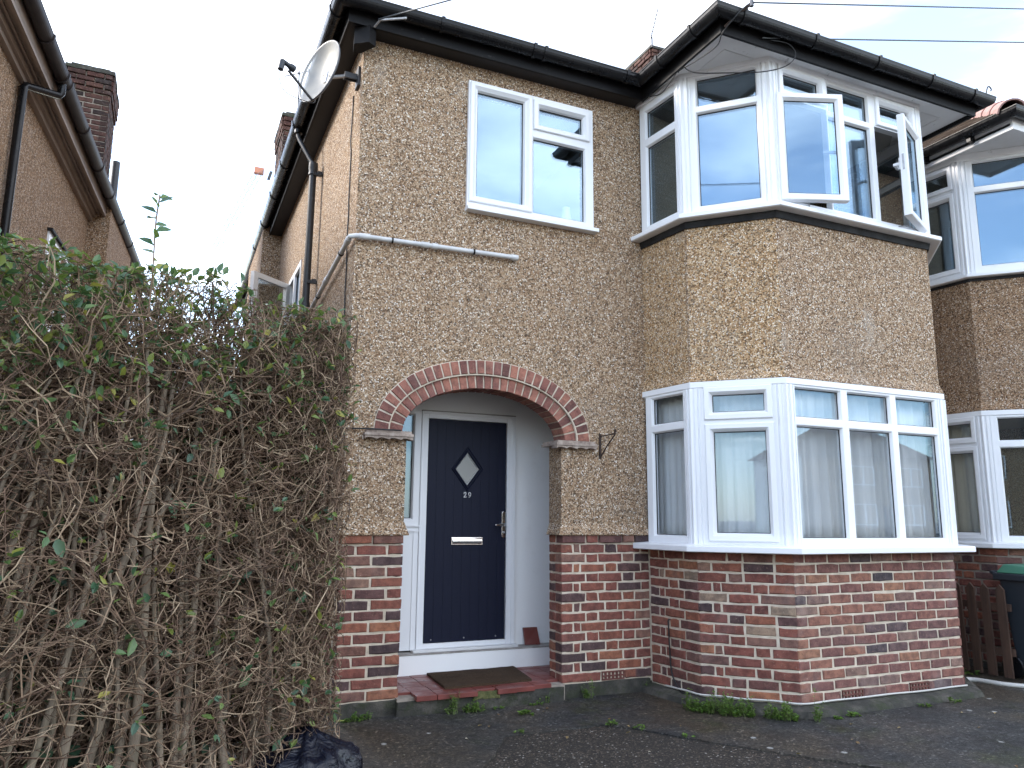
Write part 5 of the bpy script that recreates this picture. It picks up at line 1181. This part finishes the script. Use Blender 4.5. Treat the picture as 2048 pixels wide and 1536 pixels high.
# stems
stems = []
k = 0; s = SMIN
while s < HL-.005:
    o = -random.uniform(.05, .62); lean = random.gauss(.10, .16); r_ = random.choice((.012, .016, .02, .026, .034))
    top = htop(s)-random.uniform(.1, .5); pts = []; ph = random.uniform(0, 6.28); am = random.uniform(.01, .05)
    for j in range(9):
        t_ = j/8; ss = s+lean*t_*1.6+am*math.sin(ph+t_*6); ss = min(ss, HL-.03)
        pts.append(HP(ss, o+.06*math.sin(ph*2+t_*4), -.12+(top+.12)*t_))
    rs = [r_*(1-.65*j/8) for j in range(9)]
    m_ = MB(); m_.tube(pts, rs, 7); m_.build('stem', 'bark', hedge, smooth='all'); stems.append((pts, rs)); s += random.uniform(.028, .062)
for k in range(17):     # stout stems near the front face
    s = SMIN+.35+(HL-SMIN-.45)*(k+random.uniform(.1, .9))/17; o = random.uniform(-.14, -.01); lean = random.gauss(.12, .10); r_ = random.uniform(.014, .027); top = random.uniform(1.2, 2.0); ph = random.uniform(0, 6.28); pts = []
    for j in range(9):
        t_ = j/8; ss = min(s+lean*t_*1.4+.03*math.sin(ph+t_*5), HL-.02); pts.append(HP(ss, o-.05*t_, -.12+(top+.12)*t_))
    rs = [r_*(1-.55*j/8) for j in range(9)]; m_ = MB(); m_.tube(pts, rs, 8); m_.build('stem', 'bark', hedge, smooth='all'); stems.append((pts, rs))
# twigs as one joined part
TV = []; TF = []
def twig(pts, r0_, r1_, n=3):
    o = len(TV); m = len(pts)
    for i, p in enumerate(pts):
        a = pts[max(i-1, 0)]; b = pts[min(i+1, m-1)]; t_ = (b-a).normalized(); h = Vector((.3, .2, 1)) if abs(t_.z) < .8 else Vector((1, .1, 0)); u_ = t_.cross(h).normalized(); w_ = t_.cross(u_); r_ = r0_+(r1_-r0_)*i/(m-1)
        for q in range(n): a_ = 6.283*q/n; TV.append(p+(u_*math.cos(a_)+w_*math.sin(a_))*r_)
    for i in range(m-1):
        for q in range(n): TF.append((o+i*n+q, o+i*n+(q+1) % n, o+(i+1)*n+(q+1) % n, o+(i+1)*n+q))
tips = []
def clampH(p):
    q = Vector((p.x, p.y))-H0; s_ = q.dot(hd); o_ = q.dot(hn); s2 = min(max(s_, SMIN-.3), HL+.012); o2 = min(max(o_, -.85), .10); z = min(p.z, htop(s2)+.04)
    c = H0+hd*s2+hn*o2; return Vector((c.x, c.y, z))
def grow(p, d, L_, r_, depth):
    pts = [p]; n = 3 if depth else 4; q = p
    for i in range(n):
        d = (d+Vector((random.gauss(0, .22), random.gauss(0, .22), random.gauss(.03, .2)))).normalized(); q = clampH(q+d*L_/n); pts.append(q)
    twig(pts, r_, r_*.55); tips.append((pts[-1], d))
    if depth:
        for i in range(random.choice((1, 2, 2, 3))):
            t_ = random.uniform(.25, 1); j = min(int(t_*n), n-1); b = pts[j].lerp(pts[j+1], t_*n-j)
            dd = (d*.6+Vector((random.gauss(0, .7), random.gauss(0, .7), random.gauss(.1, .55)))).normalized(); grow(b, dd, L_*random.uniform(.35, .65), r_*.62, depth-1)
hn3 = Vector((hn.x, hn.y, 0)); hd3 = Vector((hd.x, hd.y, 0))
for pts, rs in stems:
    for i in range(15):
        t_ = random.uniform(.12, 1)**.8; j = min(int(t_*8), 7); p = pts[j].lerp(pts[j+1], t_*8-j)
        d = (hn3*random.gauss(.5, .6)+hd3*random.gauss(.05, .75)+Vector((0, 0, random.uniform(-.1, .9)))).normalized()
        grow(p, d, random.uniform(.16, .5), random.uniform(.0028, .0055), 2)
# clipped brushwood at the front face and along the top
for i in range(3600):
    s_ = random.uniform(SMIN, HL) if i % 3 else HL-.45*random.random(); z = random.uniform(-.05, 2.3); o_ = random.uniform(-.25, .05)
    d = (hn3*random.uniform(.0, .7)+hd3*random.gauss(0, .8)+Vector((0, 0, random.gauss(.25, .5)))).normalized(); grow(HP(s_, o_, z), d, random.uniform(.12, .34), random.uniform(.002, .0042), 1)
for i in range(1500):
    s_ = random.uniform(SMIN, HL); o_ = random.uniform(-.75, .03); z = htop(s_)-random.uniform(.02, .42)
    d = Vector((random.gauss(0, .55), random.gauss(0, .55), 1)).normalized(); grow(HP(s_, o_, z), d, random.uniform(.08, .22), random.uniform(.0022, .0038), 1)
for i in range(1300):
    s_ = HL-.13*random.random(); z = random.uniform(-.08, 2.3); o_ = random.uniform(-.2, .07)
    d = (hn3*random.gauss(0, .4)+hd3*random.gauss(0, .45)+Vector((0, 0, random.gauss(.3, .7)))).normalized(); grow(HP(s_, o_, z), d, random.uniform(.08, .26), random.uniform(.002, .0045), 1)
# dead brush deep inside, so the hedge is not see-through
for i in range(4600):
    s_ = random.uniform(SMIN, HL-.02) if i % 5 < 3 else HL-.02-1.1*random.random()**1.3; z = random.uniform(-.05, 1.95); o_ = random.uniform(-.85, -.35)
    d = Vector((random.gauss(0, .6), random.gauss(0, .6), random.gauss(.4, .6))).normalized(); grow(HP(s_, o_, z), d, random.uniform(.25, .55), random.uniform(.004, .009), 1)
o = bpy.data.objects.new('twigs', raw_mesh('twigs', TV, TF, 'twig')); COL.objects.link(o); fin(o, hedge, kind='stuff')
# leaves
cand = []
def leaf_prob(s_, z):
    t_ = z/htop(s_); left = max(0, 1-(s_-SMIN)/(HL-SMIN))
    return (.05 + .9*max(0, (t_-.62)/.38)**1.5*(.16+1.5*left**1.0))
for p, d in tips:
    q = Vector((p.x, p.y))-H0; s_ = q.dot(hd); o_ = q.dot(hn)
    if o_ < -.45: continue
    if random.random() < leaf_prob(s_, p.z)*.6:
        for k in range(random.choice((1, 2, 2, 3))):
            dd = (d*.5+Vector((random.gauss(0, .6), random.gauss(0, .6), random.gauss(.1, .5)))).normalized(); up_ = (Vector((random.gauss(0, .5), random.gauss(0, .5), 1))+hn3*.35).normalized()
            L_ = random.uniform(.028, .058); cand.append((p+dd*.003, dd, up_, L_, (p-CAM).length/L_ - o_*8))
# tall sprig
sb = HP(0, 0, 0); sprig = [Vector((-1.262, -1.90, 2.10)), Vector((-1.262, -1.89, 2.3)), Vector((-1.268, -1.88, 2.5)), Vector((-1.262, -1.88, 2.64))]
TV2 = MB(); TV2.tube(smooth_path(sprig, 4), .0035, 5); TV2.build('stem', 'twig', hedge)
sp_l = []
sp_pts = smooth_path(sprig, 6)
for i, p in enumerate(sp_pts[6:]):
    a_ = i*2.4
    for sg in (0,):
        d = Vector((math.cos(a_/2+sg), math.sin(a_/2+sg)*.8, .35)); sp_l.append((p, d, Vector((.25, -.75, .55)), .070, -1e3))
for i in range(46):    # bigger lone leaves on the face of the hedge, most at its right-hand end
    s_ = HL-random.uniform(.03, 1.0) if i < 24 else random.uniform(SMIN+.2, HL); z = random.uniform(.05, 2.2); p = HP(s_, random.uniform(-.02, .09), z); a_ = random.uniform(0, 6.28)
    dd = (hd3*math.cos(a_)+Vector((0, 0, math.sin(a_)))+hn3*.3).normalized(); cand.append((p, dd, (hn3+Vector((random.gauss(0, .4), random.gauss(0, .4), .5))).normalized(), random.uniform(.045, .085), -50))
cand.sort(key=lambda c: c[4]); cand = sp_l+cand
LMESH = [raw_mesh('leaf', leaf_pts(Vector((0, 0, 0)), Vector((1, 0, 0)), Vector((0, 0, 1)), 1, w_, f_, c_), LF, 'privet_leaf_single') for w_, f_, c_ in ((.55, .25, .1), (.6, .3, .2), (.5, .2, .0), (.62, .35, .12))]
for me in LMESH: me.polygons.foreach_set('use_smooth', [True]*len(me.polygons))
for k, (p, d, u_, L_, _) in enumerate(cand[:290]):
    d = d.normalized(); sx_ = u_.cross(d).normalized(); uu = d.cross(sx_)
    m4 = Matrix.Identity(4)
    for i in range(3): m4[i][0] = d[i]*L_; m4[i][1] = sx_[i]*L_; m4[i][2] = uu[i]*L_; m4[i][3] = p[i]
    place('leaf', LMESH[k % 4], m4, hedge)
vs = []; fs = []
for p, d, u_, L_, _ in cand[290:]:
    o_ = len(vs); vs += leaf_pts(p, d, u_, L_, L_*.58); fs += [tuple(i+o_ for i in f) for f in LF]
if vs: o = bpy.data.objects.new('foliage', raw_mesh('foliage', vs, fs, 'privet_leaf')); COL.objects.link(o); fin(o, hedge, kind='stuff')
# ivy low inside
vs = []; fs = []
for k in range(260):
    s_ = random.gauss(2.2, .5); z = abs(random.gauss(.35, .35)); p = HP(min(max(s_, SMIN), HL-.1), -random.uniform(.12, .6), z); a_ = random.uniform(0, 6.28)
    d = (Vector((math.cos(a_), math.sin(a_), -.5))).normalized(); L_ = random.uniform(.05, .085); o_ = len(vs); vs += leaf_pts(p, d, (hn3+Vector((0, 0, .5))).normalized(), L_, L_*.9, .12, .08); fs += [tuple(i+o_ for i in f) for f in LF]
iv = thing('ivy', 'dark green ivy growing low among the hedge stems', 'ivy', (HP(2.2, -.3, -.1))); o = bpy.data.objects.new('ivy_leaves', raw_mesh('ivy_leaves', vs, fs, 'ivy_leaf')); COL.objects.link(o); fin(o, iv, kind='stuff')
print('leaves', len(cand), 'twig faces', len(TF))
